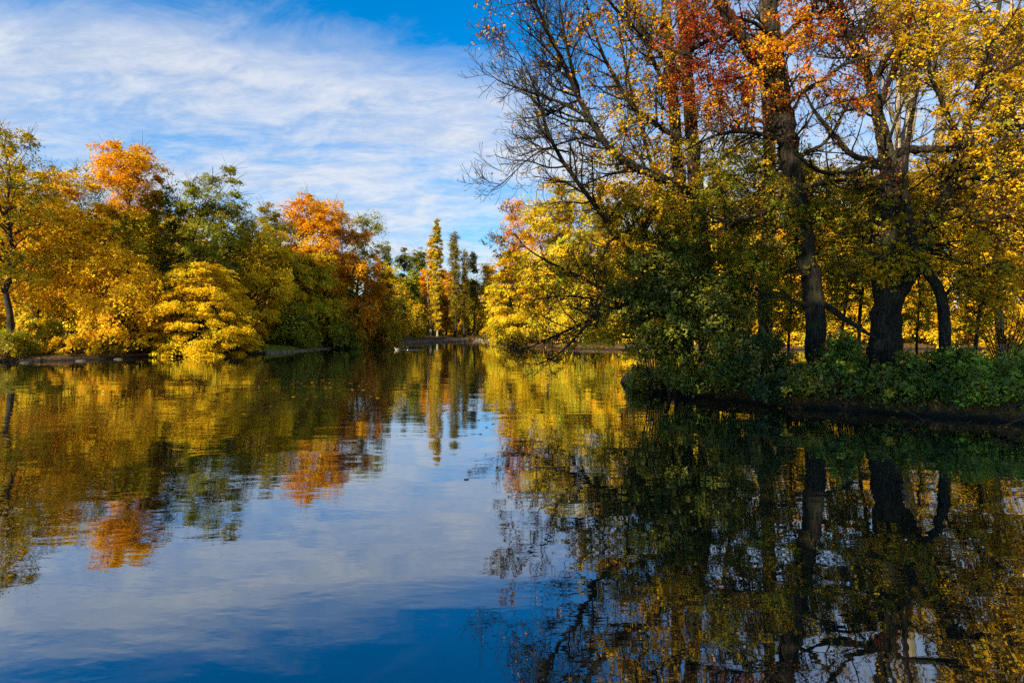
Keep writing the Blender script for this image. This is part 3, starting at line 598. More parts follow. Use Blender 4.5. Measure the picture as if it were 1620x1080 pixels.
# ------------------------------------------------------------------ the island trees
class Near:
    def __init__(s, name, label, base, cat='tree', group='trees on the island', seed=0, bark=None):
        s.rng = np.random.default_rng(seed); s.T = Tubes(); s.B = Tubes(); s.limbs = []; s.bark = bark or M_bark
        b = P(*base[:3]); b[2] = gz(b[0], b[1]) - .08
        s.root = empty(name, tuple(b)); tag(s.root, label, cat, group); s.C = []; s.N = []; s.K = []; s.tips = []
    def stem(s, pts, part='T', sides=10, n=5):
        q = [tuple(P(a[0], a[1], a[2])) + (a[3],) for a in pts]; q = smooth_poly(q, n)
        k = len(q); q[1:-1, :3] += s.rng.normal(0, 1, (k - 2, 3)) * q[1:-1, 3:4] * .10
        (s.T if part == 'T' else s.B).add(q[:, :3], q[:, 3] * (1 + s.rng.normal(0, .03, k)), sides); s.limbs.append(q); return q
    def grow(s, p, d, L, r, lvl, mx, up=.08, leaf=0.0, wander=.16, kids=(5, 4, 3), ratio=.52, ang=(30, 62), tw=.005):
        rng = s.rng; k = 7 if lvl < 2 else 5; st = L / (k - 1); pts = [p]; dd = d.copy()
        for i in range(k - 1):
            dd = dd + rng.normal(0, wander, 3) + np.array((0, 0, up * (1 + lvl * .6))); dd /= np.linalg.norm(dd); pts.append(pts[-1] + dd * st)
        pts = np.array(pts); rad = np.linspace(r, max(r * .32, tw), k)
        s.B.add(pts, rad, 5 if lvl == 0 else (4 if lvl == 1 else 3))
        if lvl >= mx - 1 and leaf > 0: s.tips.append((pts, leaf))
        if lvl >= mx: return
        nk = kids[min(lvl, len(kids) - 1)]
        for c in range(nk):
            t = rng.uniform(.22, .97) if c else .97
            i = min(int(t * (k - 1)), k - 2); f = t * (k - 1) - i; pp = pts[i] * (1 - f) + pts[i + 1] * f; td = norm(pts[i + 1] - pts[i])
            a = R(rng.uniform(*ang)); side = norm(np.cross(td, norm(rng.normal(size=3)))); nd = norm(td * math.cos(a) + side * math.sin(a))
            s.grow(pp, nd, L * ratio * (1.15 - .5 * t) * rng.uniform(.75, 1.2), max(np.interp(t, (0, 1), (r, r * .3)) * .62, .004), lvl + 1, mx, up, leaf, wander, kids, ratio, ang, tw)
    def side(s, q, n, L, r=None, t0=.25, mx=3, bias=(0, 0, 0), **kw):
        rng = s.rng; k = len(q)
        for i in range(n):
            t = t0 + (1 - t0) * (i + rng.uniform(0, 1)) / n; t = min(t, .995); j = min(int(t * (k - 1)), k - 2); f = t * (k - 1) - j
            p = q[j, :3] * (1 - f) + q[j + 1, :3] * f; rr = q[j, 3]; td = norm(q[j + 1, :3] - q[j, :3])
            a = R(rng.uniform(38, 70)); sd_ = norm(np.cross(td, norm(rng.normal(size=3)))); d = norm(td * math.cos(a) + sd_ * math.sin(a) + np.array(bias))
            s.grow(p, d, L * rng.uniform(.6, 1.25) * (1.15 - .5 * t), min(r or 1, rr * .55), 0, mx, **kw)
    def mass(s, lst, pal, cr=.62, per=20, spr=8, leaf=.1, flat=.16, droop=.2, srad=.6, fill=1.0, twig=2, connect=True):
        """leaf clumps in boxes given as (px, py, Y, half width px, half height px, half depth m, clumps)"""
        rng = s.rng; cl = []; per = int(per * 1.25)
        for (px, py, Y, wx, wy, dy, n) in lst:
            n = int(n * 1.9)
            o = norm(rng.normal(size=(n, 3))) * (rng.uniform(0, 1, n) ** (1 / 2.6))[:, None]
            for a in o: cl.append(P(px + a[0] * wx, py + a[2] * wy, Y + a[1] * dy))
        cl = np.array(cl)
        lo = np.maximum(isl_z(cl[:, 0], cl[:, 1]), 0.05) + .25; cl[:, 2] = np.maximum(cl[:, 2], lo)
        if connect and s.limbs:
            L = np.concatenate(s.limbs)
            for c in cl:
                dv = L[:, :3] - c; dist = np.linalg.norm(dv, axis=1) + 0.5 * np.maximum(0, dv[:, 2]) + rng.uniform(0, .5, len(L)); i = int(np.argmin(dist)); p = L[i, :3]; ln = np.linalg.norm(c - p)
                q = curve(p, c, (0, 0, ln * rng.uniform(-.05, .15)), rng, 7, .03 * ln); s.B.add(q, np.linspace(min(L[i, 3] * .5, .012 + ln * .012), .008, 7), 5)
                for _ in range(twig):
                    e = c + norm(rng.normal(size=3) * np.array((1, 1, .5)) + norm(c - p) * .6) * cr * rng.uniform(.8, 1.3); s.B.add(curve(c, e, (0, 0, cr * .15), rng, 4), (.009, .007, .005, .003), 3)
        rad = cr * rng.uniform(.7, 1.35, len(cl)); C, Nn, j, sc = sprays(cl, rad, rng, per, spr, flat, droop, srad=srad)
        if leaf > .09:
            for i in range(len(sc)):
                c = cl[i // spr]; q = curve(c, sc[i] + (sc[i] - c) * .25, (0, 0, .04), rng, 4); s.B.add(q, (.007, .006, .005, .003), 3)
        scc = colours(rng, pal, len(sc)); o = colours(rng, pal, len(C)); w = rng.uniform(0, .4, (len(C), 1)); K = scc[j] * (1 - w) + o * w
        if fill < 1: m = rng.uniform(0, 1, len(C)) < fill; C, Nn, K = C[m], Nn[m], K[m]
        s.C.append(C); s.N.append(Nn); s.K.append(K); s.leaf = leaf
    def done(s, leaf=.1, pal=None, shape='kite', mat=None):
        rng = s.rng
        if s.tips and pal:
            cc = []
            for pts, pr in s.tips:
                n = rng.poisson(pr)
                if n: t = rng.uniform(.2, 1, n); k = len(pts) - 1; i = np.minimum((t * k).astype(int), k - 1); f = (t * k - i)[:, None]; cc.append(pts[i] * (1 - f) + pts[i + 1] * f + rng.normal(0, .05, (n, 3)) - np.array((0, 0, .03)))
            if cc:
                C = np.concatenate(cc); s.C.append(C); s.N.append(norm(np.array((0, 0, .7)) + rng.normal(0, .6, C.shape))); s.K.append(colours(rng, pal, len(C)))
        if s.T.n: s.T.build('trunk', s.bark, s.root)
        if s.B.n: s.B.build('branches', s.bark if s.bark is not M_pale else M_twig, s.root)
        if s.C: build_leaves('crown', np.concatenate(s.C), np.concatenate(s.N), leaf, np.concatenate(s.K), rng, s.root, mat, shape)
        return s.root

OCH = dict(gold=3, amber=3, orange=1, olive=3, bronze=4)
# bare-limbed tree at the tip: right hand stem of the pair
t = Near('ash_tree', 'tree whose long bare twiggy limbs stretch left over the water', (1122, 560, 22, 0), seed=1, bark=M_bark)
q0 = t.stem([(1124, 640, 22, .48), (1120, 540, 22, .36), (1112, 430, 22, .32), (1103, 320, 22, .29), (1095, 220, 22, .25), (1088, 120, 22, .22), (1080, 20, 22, .21), (1070, -120, 22, .16), (1060, -280, 22, .08)])
q1 = t.stem([(1104, 318, 22, .22), (1080, 298, 21.4, .17), (1050, 283, 21, .15), (1005, 264, 20.6, .14), (958, 226, 20.2, .12), (925, 172, 20, .10), (895, 108, 19.7, .08), (868, 50, 19.5, .06), (845, 0, 19.3, .04), (825, -60, 19.2, .02)], 'B', 8)
q2 = t.stem([(929, 184, 20, .07), (895, 166, 19.8, .055), (858, 152, 19.6, .045), (820, 140, 19.4, .032), (790, 128, 19.2, .02), (768, 112, 19.1, .008)], 'B', 6)
q3 = t.stem([(1040, 440, 21.4, .10), (985, 385, 21, .09), (945, 330, 20.6, .085), (915, 290, 20.4, .08), (886, 248, 20.2, .07), (862, 195, 20, .055), (846, 140, 19.9, .04), (822, 88, 19.7, .02), (800, 55, 19.6, .008)], 'B', 6)
t.stem([(1108, 500, 21.9, .16), (1075, 470, 21.6, .12), (1040, 440, 21.4, .10)], 'B', 6)
q4 = t.stem([(900, 240, 20, .045), (865, 236, 19.8, .035), (835, 252, 19.7, .025), (808, 278, 19.6, .018), (785, 296, 19.5, .012), (764, 286, 19.4, .006)], 'B', 5)
q5 = t.stem([(915, 150, 20.3, .07), (905, 110, 20.4, .06), (893, 55, 20.5, .05), (884, 0, 20.6, .035), (880, -50, 20.7, .02)], 'B', 6)
q6 = t.stem([(1075, 400, 21.5, .09), (1030, 380, 21.2, .08), (1000, 368, 21, .07), (970, 378, 20.7, .055), (953, 405, 20.5, .04), (940, 440, 20.4, .02)], 'B', 5)
q7 = t.stem([(1085, 495, 21.6, .09), (1020, 475, 21, .075), (957, 458, 20.6, .06), (916, 436, 20.3, .05), (866, 413, 20, .038), (831, 390, 19.8, .022), (812, 366, 19.7, .010)], 'B', 5)
q8 = t.stem([(1095, 520, 21.6, .13), (1040, 498, 21, .11), (985, 486, 20.6, .09), (954, 492, 20.3, .08), (929, 508, 20.1, .065), (897, 523, 19.9, .05), (866, 537, 19.7, .036), (830, 552, 19.5, .02), (800, 556, 19.4, .01)], 'B', 6)
q9 = t.stem([(985, 480, 20.8, .05), (929, 471, 20.4, .04), (885, 468, 20.1, .03), (844, 474, 19.9, .018), (815, 468, 19.8, .008)], 'B', 5)
q10 = t.stem([(940, 500, 20.1, .05), (905, 540, 19.7, .04), (880, 562, 19.4, .028), (850, 576, 19.2, .018), (815, 572, 19.0, .008)], 'B', 5)
q11 = t.stem([(1085, 130, 21.8, .12), (1050, 90, 21.2, .09), (1010, 50, 20.8, .07), (970, 10, 20.4, .05), (930, -50, 20.2, .03)], 'B', 6)
q12 = t.stem([(1095, 230, 21.8, .12), (1050, 205, 21.3, .10), (1000, 165, 20.9, .08), (965, 110, 20.6, .06), (940, 50, 20.4, .04), (925, -10, 20.2, .02)], 'B', 6)
bare = dict(up=.07, wander=.15, kids=(7, 5, 3), ratio=.52)
br2 = dict(up=.055, wander=.17, kids=(8, 5), ratio=.52, tw=.008)
t.side(q2, 18, 1.3, .03, .05, 1, (-.3, 0, -.02), leaf=.03, **br2); t.side(q4, 20, 1.4, .02, .1, 1, (-.35, 0, -.15), leaf=.03, **br2)
t.side(q1, 34, 2.5, .05, .25, 2, (-.4, 0, .0), leaf=.25, **br2); t.side(q3, 30, 2.2, .04, .2, 2, (-.4, 0, -.08), leaf=.45, **br2)
t.side(q5, 16, 2.0, .04, .1, 2, (-.35, 0, .05), leaf=.15, **br2); t.side(q6, 9, 1.4, .03, .2, 3, (-.2, 0, -.1), leaf=.6, **bare)
t.side(q7, 13, 1.7, .03, .3, 3, (-.3, 0, -.05), leaf=.35, **bare); t.side(q8, 20, 1.6, .04, .25, 3, (-.35, 0, -.08), leaf=.30, **bare)
t.side(q9, 10, 1.2, .03, .2, 3, (-.3, 0, -.1), leaf=.3, **bare); t.side(q10, 12, 1.0, .02, .2, 2, (-.4, 0, -.12), leaf=.2, **bare)
t.side(q11, 13, 2.0, .05, .15, 3, (-.2, 0, .1), leaf=.8, **bare); t.side(q12, 15, 2.0, .05, .15, 3, (-.3, 0, .05), leaf=.9, **bare)
t.mass([(1000, 240, 21, 95, 100, 1.6, 34), (960, 340, 21, 70, 60, 1.6, 16), (1010, 110, 21.5, 60, 110, 1.6, 18), (1060, 300, 21, 50, 70, 1.5, 16)], OCH, cr=.45, per=9, spr=5, leaf=.09, fill=.9, twig=3)
t.mass([(1020, 345, 21.6, 95, 60, 1.3, 40), (930, 420, 21.2, 70, 60, 1.3, 16)], dict(olive=3, lime=3, bronze=2, gold=3, lemon=2), cr=.5, per=14, spr=6, leaf=.095, twig=2)
t.done(.085, dict(amber=3, orange=2, rust=2, gold=2))
# left stem of the pair
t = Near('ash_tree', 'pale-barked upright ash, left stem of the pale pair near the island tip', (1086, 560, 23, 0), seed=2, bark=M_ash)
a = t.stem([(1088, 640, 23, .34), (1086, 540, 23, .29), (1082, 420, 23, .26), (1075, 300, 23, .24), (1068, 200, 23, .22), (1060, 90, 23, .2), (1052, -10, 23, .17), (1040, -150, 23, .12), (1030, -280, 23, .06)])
b = t.stem([(1066, 170, 22.9, .10), (1040, 110, 22.6, .085), (1015, 50, 22.2, .07), (995, -30, 22, .05), (985, -90, 22, .03)], 'B', 6)
c = t.stem([(1078, 350, 22.8, .09), (1040, 290, 22.6, .08), (1020, 220, 22.4, .07), (1000, 150, 22.2, .055), (985, 80, 22.1, .04), (975, 10, 22, .02)], 'B', 6)
d = t.stem([(1060, 100, 23, .10), (1090, 40, 23.3, .08), (1125, -10, 23.6, .06), (1150, -80, 24, .03)], 'B', 6)
for q in (b, c, d): t.side(q, 11, 2.0, .045, .15, 3, (-.1, 0, .1), leaf=.9, **bare)
t.side(a, 22, 2.6, .05, .35, 3, (-.1, 0, .05), leaf=1.1, **bare)
t.mass([(1050, 180, 22.6, 90, 150, 1.5, 38), (1075, 420, 22.6, 45, 80, 1.2, 16)], OCH, cr=.45, per=9, spr=5, leaf=.09, twig=3)
t.done(.085, OCH)

# forked maple with the red and orange top
REDS = dict(red=3, orange=4, rust=3, wine=2, amber=2)
t = Near('maple_tree', 'tall dark-trunked maple forking high up among red and orange leaves', (1290, 560, 20, 0), seed=3)
a = t.stem([(1291, 640, 20, .46), (1290, 560, 20, .34), (1287, 470, 20, .32), (1274, 380, 20, .32), (1258, 300, 20, .33), (1245, 225, 20, .35), (1237, 170, 20, .35), (1229, 100, 20, .27), (1222, 40, 20, .25), (1213, -30, 20, .23), (1205, -140, 20, .22), (1198, -280, 20, .12)], sides=14)
b = t.stem([(1240, 165, 20, .26), (1220, 128, 19.8, .25), (1192, 90, 19.5, .23), (1165, 45, 19.2, .2), (1140, 5, 19, .17), (1110, -60, 18.8, .12), (1085, -130, 18.7, .05)])
L = [t.stem([(1236, 175, 20, .10), (1262, 150, 19.5, .085), (1300, 128, 19, .07), (1340, 100, 18.7, .05), (1385, 85, 18.5, .03)], 'B', 6),
     t.stem([(1245, 235, 20, .09), (1215, 215, 19.5, .08), (1170, 208, 19, .06), (1130, 215, 18.8, .045), (1085, 238, 18.6, .025)], 'B', 6),
     t.stem([(1170, 50, 19.2, .09), (1130, 60, 19, .07), (1085, 85, 18.8, .055), (1050, 110, 18.6, .03)], 'B', 6),
     t.stem([(1226, 60, 20, .10), (1190, 35, 19.4, .06), (1150, 32, 19, .04), (1100, 45, 18.8, .02)], 'B', 6),
     t.stem([(1228, 70, 20, .09), (1270, 30, 19.6, .07), (1310, 20, 19.2, .055), (1350, 35, 19, .03)], 'B', 6),
     t.stem([(1250, 255, 20, .09), (1280, 240, 19.5, .075), (1310, 220, 19, .05), (1345, 160, 18.8, .03)], 'B', 6),
     t.stem([(1262, 320, 20, .10), (1230, 330, 19.4, .085), (1180, 345, 18.9, .06), (1130, 352, 18.6, .035)], 'B', 6),
     t.stem([(1262, 300, 20, .09), (1300, 290, 19.4, .075), (1350, 285, 19, .06), (1400, 300, 18.8, .03)], 'B', 6),
     t.stem([(1292, 478, 19.9, .13), (1310, 484, 19.7, .11), (1335, 503, 19.5, .10), (1362, 520, 19.3, .07), (1385, 535, 19.2, .05)], 'B', 7),
     t.stem([(1286, 485, 19.9, .08), (1262, 478, 19.8, .06), (1235, 470, 19.7, .04), (1205, 475, 19.6, .02)], 'B', 6)]
for q in L[:8]: t.side(q, 8, 1.3, .03, .15, 3, (0, 0, 0), up=.03, wander=.15, kids=(4, 3, 3), leaf=.5)
t.side(a, 24, 2.8, .05, .35, 3, (0, 0, .02), up=.04, wander=.17, kids=(5, 4, 3), leaf=.9); t.side(b, 12, 2.2, .05, .1, 3, up=.04, kids=(5, 4, 3), leaf=.9)
t.mass([(1110, 40, 19.3, 85, 55, 1.6, 20), (1120, 130, 19.6, 90, 55, 1.6, 16)], dict(red=4, wine=4, rust=3, orange=1), cr=.42, per=15, spr=7, leaf=.095, flat=.12)
t.mass([(1230, 100, 19.0, 75, 60, .9, 14), (1280, 50, 19.8, 90, 60, 1.6, 14)], dict(orange=5, amber=2, red=2, gold=1), cr=.40, per=15, spr=7, leaf=.095, flat=.12)
t.mass([(1350, 40, 19.6, 80, 60, 1.6, 18), (1180, 160, 19.6, 100, 45, 1.6, 16), (1330, 140, 19.6, 70, 50, 1.6, 10), (1300, -40, 19.5, 180, 40, 2, 18)], REDS, cr=.42, per=13, spr=7, leaf=.095, flat=.12)
t.mass([(1180, 325, 20.6, 140, 75, 2.0, 66), (1300, 310, 20.8, 90, 70, 2.0, 34), (1150, 250, 20.4, 90, 35, 1.6, 12), (1200, 410, 21.0, 130, 60, 1.6, 40)], dict(olive=5, lime=3, green=1, bronze=2, gold=2), cr=.46, per=17, spr=8, leaf=.105, flat=.12)
t.done(.072, REDS)

# (next) tree behind it with a pale upper trunk
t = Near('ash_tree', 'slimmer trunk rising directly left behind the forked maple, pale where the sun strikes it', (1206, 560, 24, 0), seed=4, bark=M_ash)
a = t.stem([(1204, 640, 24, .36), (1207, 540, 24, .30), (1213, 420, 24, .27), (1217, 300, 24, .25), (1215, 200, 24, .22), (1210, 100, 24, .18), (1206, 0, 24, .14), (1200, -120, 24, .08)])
b = t.stem([(1216, 195, 24, .09), (1185, 188, 23.6, .07), (1160, 200, 23.3, .05), (1135, 190, 23.1, .03)], 'B', 6)
t.side(a, 16, 2.6, .05, .35, 3, (0, 0, .05), up=.05, wander=.2, kids=(4, 4, 3), leaf=.35); t.side(b, 8, 1.6, .03, .2, 3, up=.05, wander=.2, kids=(4, 3, 3), leaf=.3)
t.mass([(1180, 260, 24, 90, 80, 1.5, 16), (1230, 470, 24, 70, 60, 1.5, 22)], dict(gold=4, lime=3, olive=2), cr=.5, per=10, spr=6, leaf=.1)
t.done(.09, dict(olive=3, gold=3, rust=1))

# thickest trunk
GLD = dict(gold=4, amber=3, olive=3, bronze=4)
t = Near('maple_tree', 'thickest dark trunk on the island with a limb arching up to the right', (1399, 560, 19.5, 0), seed=5)
a = t.stem([(1393, 640, 19.5, .72), (1398, 580, 19.5, .56), (1402, 510, 19.5, .47), (1407, 440, 19.5, .44), (1405, 360, 19.5, .40), (1408, 290, 19.5, .33), (1402, 235, 19.5, .24), (1388, 180, 19.5, .18), (1375, 130, 19.4, .15), (1352, 75, 19.2, .12), (1325, 30, 19, .09), (1300, -20, 18.8, .08)], sides=14)
b = t.stem([(1404, 495, 19.5, .34), (1420, 466, 19.4, .28), (1440, 436, 19.3, .25), (1460, 400, 19.2, .22), (1480, 350, 19.1, .20), (1502, 295, 19, .18), (1522, 230, 19, .15), (1545, 150, 18.9, .12), (1570, 60, 18.8, .09), (1590, -40, 18.7, .04)], sides=10)
L = [t.stem([(1405, 262, 19.5, .18), (1425, 240, 19.2, .15), (1460, 236, 18.9, .13), (1505, 236, 18.6, .12), (1550, 218, 18.3, .11), (1600, 203, 18, .10), (1650, 196, 17.8, .07), (1700, 170, 17.6, .03)], 'B', 8),
     t.stem([(1406, 280, 19.5, .14), (1385, 256, 19.2, .11), (1350, 246, 18.9, .09), (1315, 208, 18.7, .07), (1290, 178, 18.5, .05), (1270, 140, 18.4, .02)], 'B', 7),
     t.stem([(1406, 265, 19.5, .13), (1370, 262, 19, .10), (1330, 275, 18.7, .08), (1290, 268, 18.5, .06), (1255, 240, 18.3, .03)], 'B', 7),
     t.stem([(1388, 182, 19.5, .11), (1405, 130, 19.3, .09), (1425, 85, 19.1, .07), (1440, 30, 19, .05), (1450, -30, 19, .03)], 'B', 6),
     t.stem([(1378, 135, 19.4, .09), (1410, 82, 19, .08), (1440, 84, 18.8, .06), (1470, 45, 18.6, .04)], 'B', 6),
     t.stem([(1500, 300, 19, .09), (1530, 280, 18.6, .08), (1570, 285, 18.2, .06), (1610, 270, 18, .03)], 'B', 6),
     t.stem([(1480, 350, 19.1, .09), (1520, 345, 18.7, .07), (1560, 350, 18.3, .05), (1600, 340, 18.1, .03)], 'B', 6),
     t.stem([(1522, 230, 19, .09), (1490, 160, 18.8, .07), (1470, 110, 18.6, .05), (1480, 50, 18.5, .03)], 'B', 6),
     t.stem([(1550, 140, 18.9, .08), (1590, 110, 18.5, .06), (1630, 90, 18.3, .04)], 'B', 6)]
for q in L: t.side(q, 8, 1.3, .03, .15, 3, (0, 0, 0), up=.03, wander=.17, kids=(4, 3, 3), leaf=.6)
t.side(a, 24, 2.8, .05, .4, 3, (0, 0, .02), up=.04, wander=.17, kids=(5, 4, 3), leaf=.9); t.side(b, 20, 2.4, .05, .3, 3, up=.04, kids=(5, 4, 3), leaf=1.1)
t.mass([(1500, 70, 19.4, 120, 90, 2.0, 32), (1560, 180, 19.0, 85, 80, 2.0, 34), (1420, 30, 19.6, 70, 60, 1.8, 12)], dict(gold=4, amber=4, olive=3, bronze=2), cr=.44, per=15, spr=8, leaf=.1, flat=.10)
t.mass([(1560, 290, 19.4, 90, 75, 2.0, 42), (1540, 390, 19.6, 90, 60, 2.0, 26), (1470, 290, 19.8, 60, 60, 1.6, 16)], dict(gold=5, amber=2, yellow=2, olive=2, bronze=2), cr=.44, per=15, spr=8, leaf=.1, flat=.10)
t.mass([(1370, 330, 20.4, 90, 60, 1.8, 34), (1350, 400, 20.6, 90, 50, 1.6, 22), (1440, 370, 20.0, 60, 60, 1.6, 18)], dict(olive=5, lime=3, green=1, bronze=3, gold=2), cr=.46, per=16, spr=8, leaf=.105, flat=.12)
t.done(.072, GLD)

# slim leaning tree
t = Near('maple_tree', 'slim dark trunk right of the thickest one, bending left above head height', (1496, 570, 18.5, 0), seed=6)
a = t.stem([(1497, 650, 18.5, .23), (1496, 570, 18.5, .18), (1494, 500, 18.5, .17), (1486, 462, 18.5, .16), (1468, 432, 18.6, .15), (1450, 400, 18.7, .14), (1438, 350, 18.8, .12), (1432, 280, 18.9, .10), (1440, 200, 19, .07), (1455, 130, 19, .03)])
L = [t.stem([(1490, 475, 18.5, .06), (1520, 440, 18.2, .05), (1560, 420, 18, .035), (1600, 412, 17.8, .02)], 'B', 5), t.stem([(1440, 370, 18.8, .06), (1480, 330, 18.4, .05), (1510, 300, 18.2, .03)], 'B', 5),
     t.stem([(1455, 410, 18.7, .06), (1420, 400, 18.3, .045), (1380, 410, 18, .03), (1340, 425, 17.9, .015)], 'B', 5)]
for q in L: t.side(q, 8, 1.2, .03, .15, 3, up=.03, wander=.17, kids=(4, 3, 3), leaf=.5)
t.mass([(1570, 440, 18.3, 70, 35, 1.2, 18), (1400, 420, 18.3, 70, 35, 1, 16)], dict(gold=3, amber=3, olive=3), cr=.4, per=13, spr=6, leaf=.1, flat=.1)
t.done(.072, GLD)

# pale trunks at the back of the island
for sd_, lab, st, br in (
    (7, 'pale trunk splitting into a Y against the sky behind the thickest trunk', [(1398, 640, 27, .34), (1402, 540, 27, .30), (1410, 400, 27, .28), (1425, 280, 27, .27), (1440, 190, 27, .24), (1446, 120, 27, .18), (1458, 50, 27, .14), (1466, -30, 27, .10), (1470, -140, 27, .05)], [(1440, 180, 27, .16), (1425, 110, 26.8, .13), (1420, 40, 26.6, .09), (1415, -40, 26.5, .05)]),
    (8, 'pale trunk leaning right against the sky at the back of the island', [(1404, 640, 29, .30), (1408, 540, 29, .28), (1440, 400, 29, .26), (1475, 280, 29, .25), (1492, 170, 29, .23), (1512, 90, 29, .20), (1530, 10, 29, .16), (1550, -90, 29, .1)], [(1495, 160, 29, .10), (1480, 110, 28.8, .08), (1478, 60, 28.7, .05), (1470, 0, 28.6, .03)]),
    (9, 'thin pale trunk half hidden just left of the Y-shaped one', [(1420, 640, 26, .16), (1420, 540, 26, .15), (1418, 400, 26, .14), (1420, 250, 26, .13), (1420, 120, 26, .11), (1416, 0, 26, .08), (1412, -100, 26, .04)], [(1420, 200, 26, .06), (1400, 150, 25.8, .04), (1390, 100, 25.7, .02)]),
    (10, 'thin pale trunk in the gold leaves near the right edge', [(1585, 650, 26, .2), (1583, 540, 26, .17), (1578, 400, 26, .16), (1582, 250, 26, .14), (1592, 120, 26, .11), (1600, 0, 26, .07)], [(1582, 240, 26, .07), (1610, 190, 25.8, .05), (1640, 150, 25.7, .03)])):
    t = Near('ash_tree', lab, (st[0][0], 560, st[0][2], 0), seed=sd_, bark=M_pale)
    a = t.stem(st); b = t.stem(br, 'T', 7)
    t.side(a, 12, 2.3, .05, .4, 3, (0, 0, .08), up=.05, wander=.18, kids=(4, 4, 3), leaf=.5); t.side(b, 6, 1.6, .03, .2, 3, up=.05, kids=(4, 3, 3), leaf=.5)
    x0 = st[4][0]
    t.mass([(x0 + 30, 330, st[0][2], 90, 110, 1.4, 26), (x0 + 50, 60, st[0][2], 90, 90, 1.4, 18)], dict(gold=5, amber=3, yellow=2, lime=1), cr=.55, per=12, spr=6, leaf=.11, flat=.12)
    t.done(.078, GLD)

# thin dark understorey stems
for sd_, lab, st, ms in (
    (11, 'thin leaning understorey sapling between the forked maple and the thickest trunk', [(1352, 640, 22, .08), (1358, 560, 22, .07), (1362, 480, 22, .06), (1374, 400, 22, .05), (1385, 330, 22, .03)], [(1340, 430, 22, 55, 80, 1, 22)]),
    (12, 'thin upright sapling between the pale pair and the slimmer trunk', [(1160, 640, 21, .08), (1162, 560, 21, .07), (1158, 470, 21, .06), (1150, 380, 21, .04), (1145, 310, 21, .02)], [(1160, 440, 21, 50, 80, 1, 24)]),
    (14, 'slanting sapling with gold leaves seen in the gap right of the forked maple', [(1322, 640, 24, .07), (1330, 540, 24, .06), (1340, 460, 24, .05), (1335, 390, 24, .03)], [(1335, 470, 24, 60, 60, 1, 22)]),
    (15, 'sapling with gold leaves seen under the arch of the thickest trunk', [(1452, 640, 24, .06), (1450, 540, 24, .05), (1455, 470, 24, .04), (1450, 430, 24, .02)], [(1455, 495, 24, 45, 50, 1, 18)]),
    (16, 'sapling with yellow-green leaves left of the forked maple', [(1245, 640, 23, .06), (1248, 540, 23, .05), (1252, 470, 23, .04), (1250, 400, 23, .02)], [(1245, 470, 23, 50, 70, 1, 24)]),
    (13, 'leafy yellow-olive sapling right of the slim bending trunk', [(1545, 640, 20, .07), (1543, 560, 20, .06), (1550, 480, 20, .05), (1548, 400, 20, .03)], [(1540, 480, 20, 50, 50, 1, 16)])):
    t = Near('maple_sapling', lab, (st[0][0], 560, st[0][2], 0), seed=sd_, group='saplings on the island'); a = t.stem(st, sides=6)
    t.side(a, 8, 1.4, .02, .3, 2, up=.05, leaf=.6); t.mass(ms, dict(olive=3, gold=3, lime=3, lemon=2), cr=.42, per=13, spr=6, leaf=.1, flat=.12); t.done(.072, GLD)

# dark green broad-leaved shrub tree left of the trunks, and the shrubs along the bank
t = Near('privet_tree', 'dark green broad-leaved small tree spreading below the bare limbs', (1070, 580, 21.3, 0), seed=20)
for st in ([(1072, 640, 21.3, .10), (1068, 560, 21.3, .08), (1060, 480, 21, .06), (1050, 420, 20.8, .04), (1040, 370, 20.6, .02)], [(1080, 640, 21.3, .09), (1085, 540, 21, .07), (1095, 460, 20.7, .05), (1105, 400, 20.5, .03)],
           [(1065, 640, 21.3, .08), (1040, 560, 21, .06), (1010, 510, 20.7, .04), (975, 485, 20.5, .02)]):
    t.stem(st, sides=6)
t.mass([(1060, 430, 20.8, 70, 60, 1.1, 44), (1120, 480, 20.6, 70, 70, 1, 42), (1000, 480, 20.6, 60, 30, .9, 18), (1050, 530, 20.6, 60, 50, 1, 26)], dict(dark=3, green=5, olive=3, lime=1), cr=.38, per=15, spr=8, leaf=.09, flat=.35, srad=.7)
t.done(.095, mat=M_gloss, shape='oval')
t = Near('hazel_shrub', 'multi-stemmed shrub with bare pale stems standing at the island tip', (1030, 580, 22.5, 0), cat='shrub', group='shrubs on the island', seed=21)
for k in range(9):
    dx = -30 + k * 8; t.side(t.stem([(1030 + k * 2, 640, 22.5, .035), (1028 + k * 2 + dx * .3, 560, 22.5, .028), (1025 + dx, 500, 22.4, .02), (1015 + dx * 1.7, 440, 22.2, .010)], 'T', 5), 6, .9, .012, .3, 2, up=.04, leaf=.8)
t.mass([(975, 525, 22.3, 70, 45, 1, 26), (1000, 450, 22.3, 80, 60, 1, 26)], dict(lemon=3, olive=3, gold=4), cr=.4, per=10, spr=6, leaf=.085)
t.done(.085, dict(lemon=3, gold=4, lime=2))
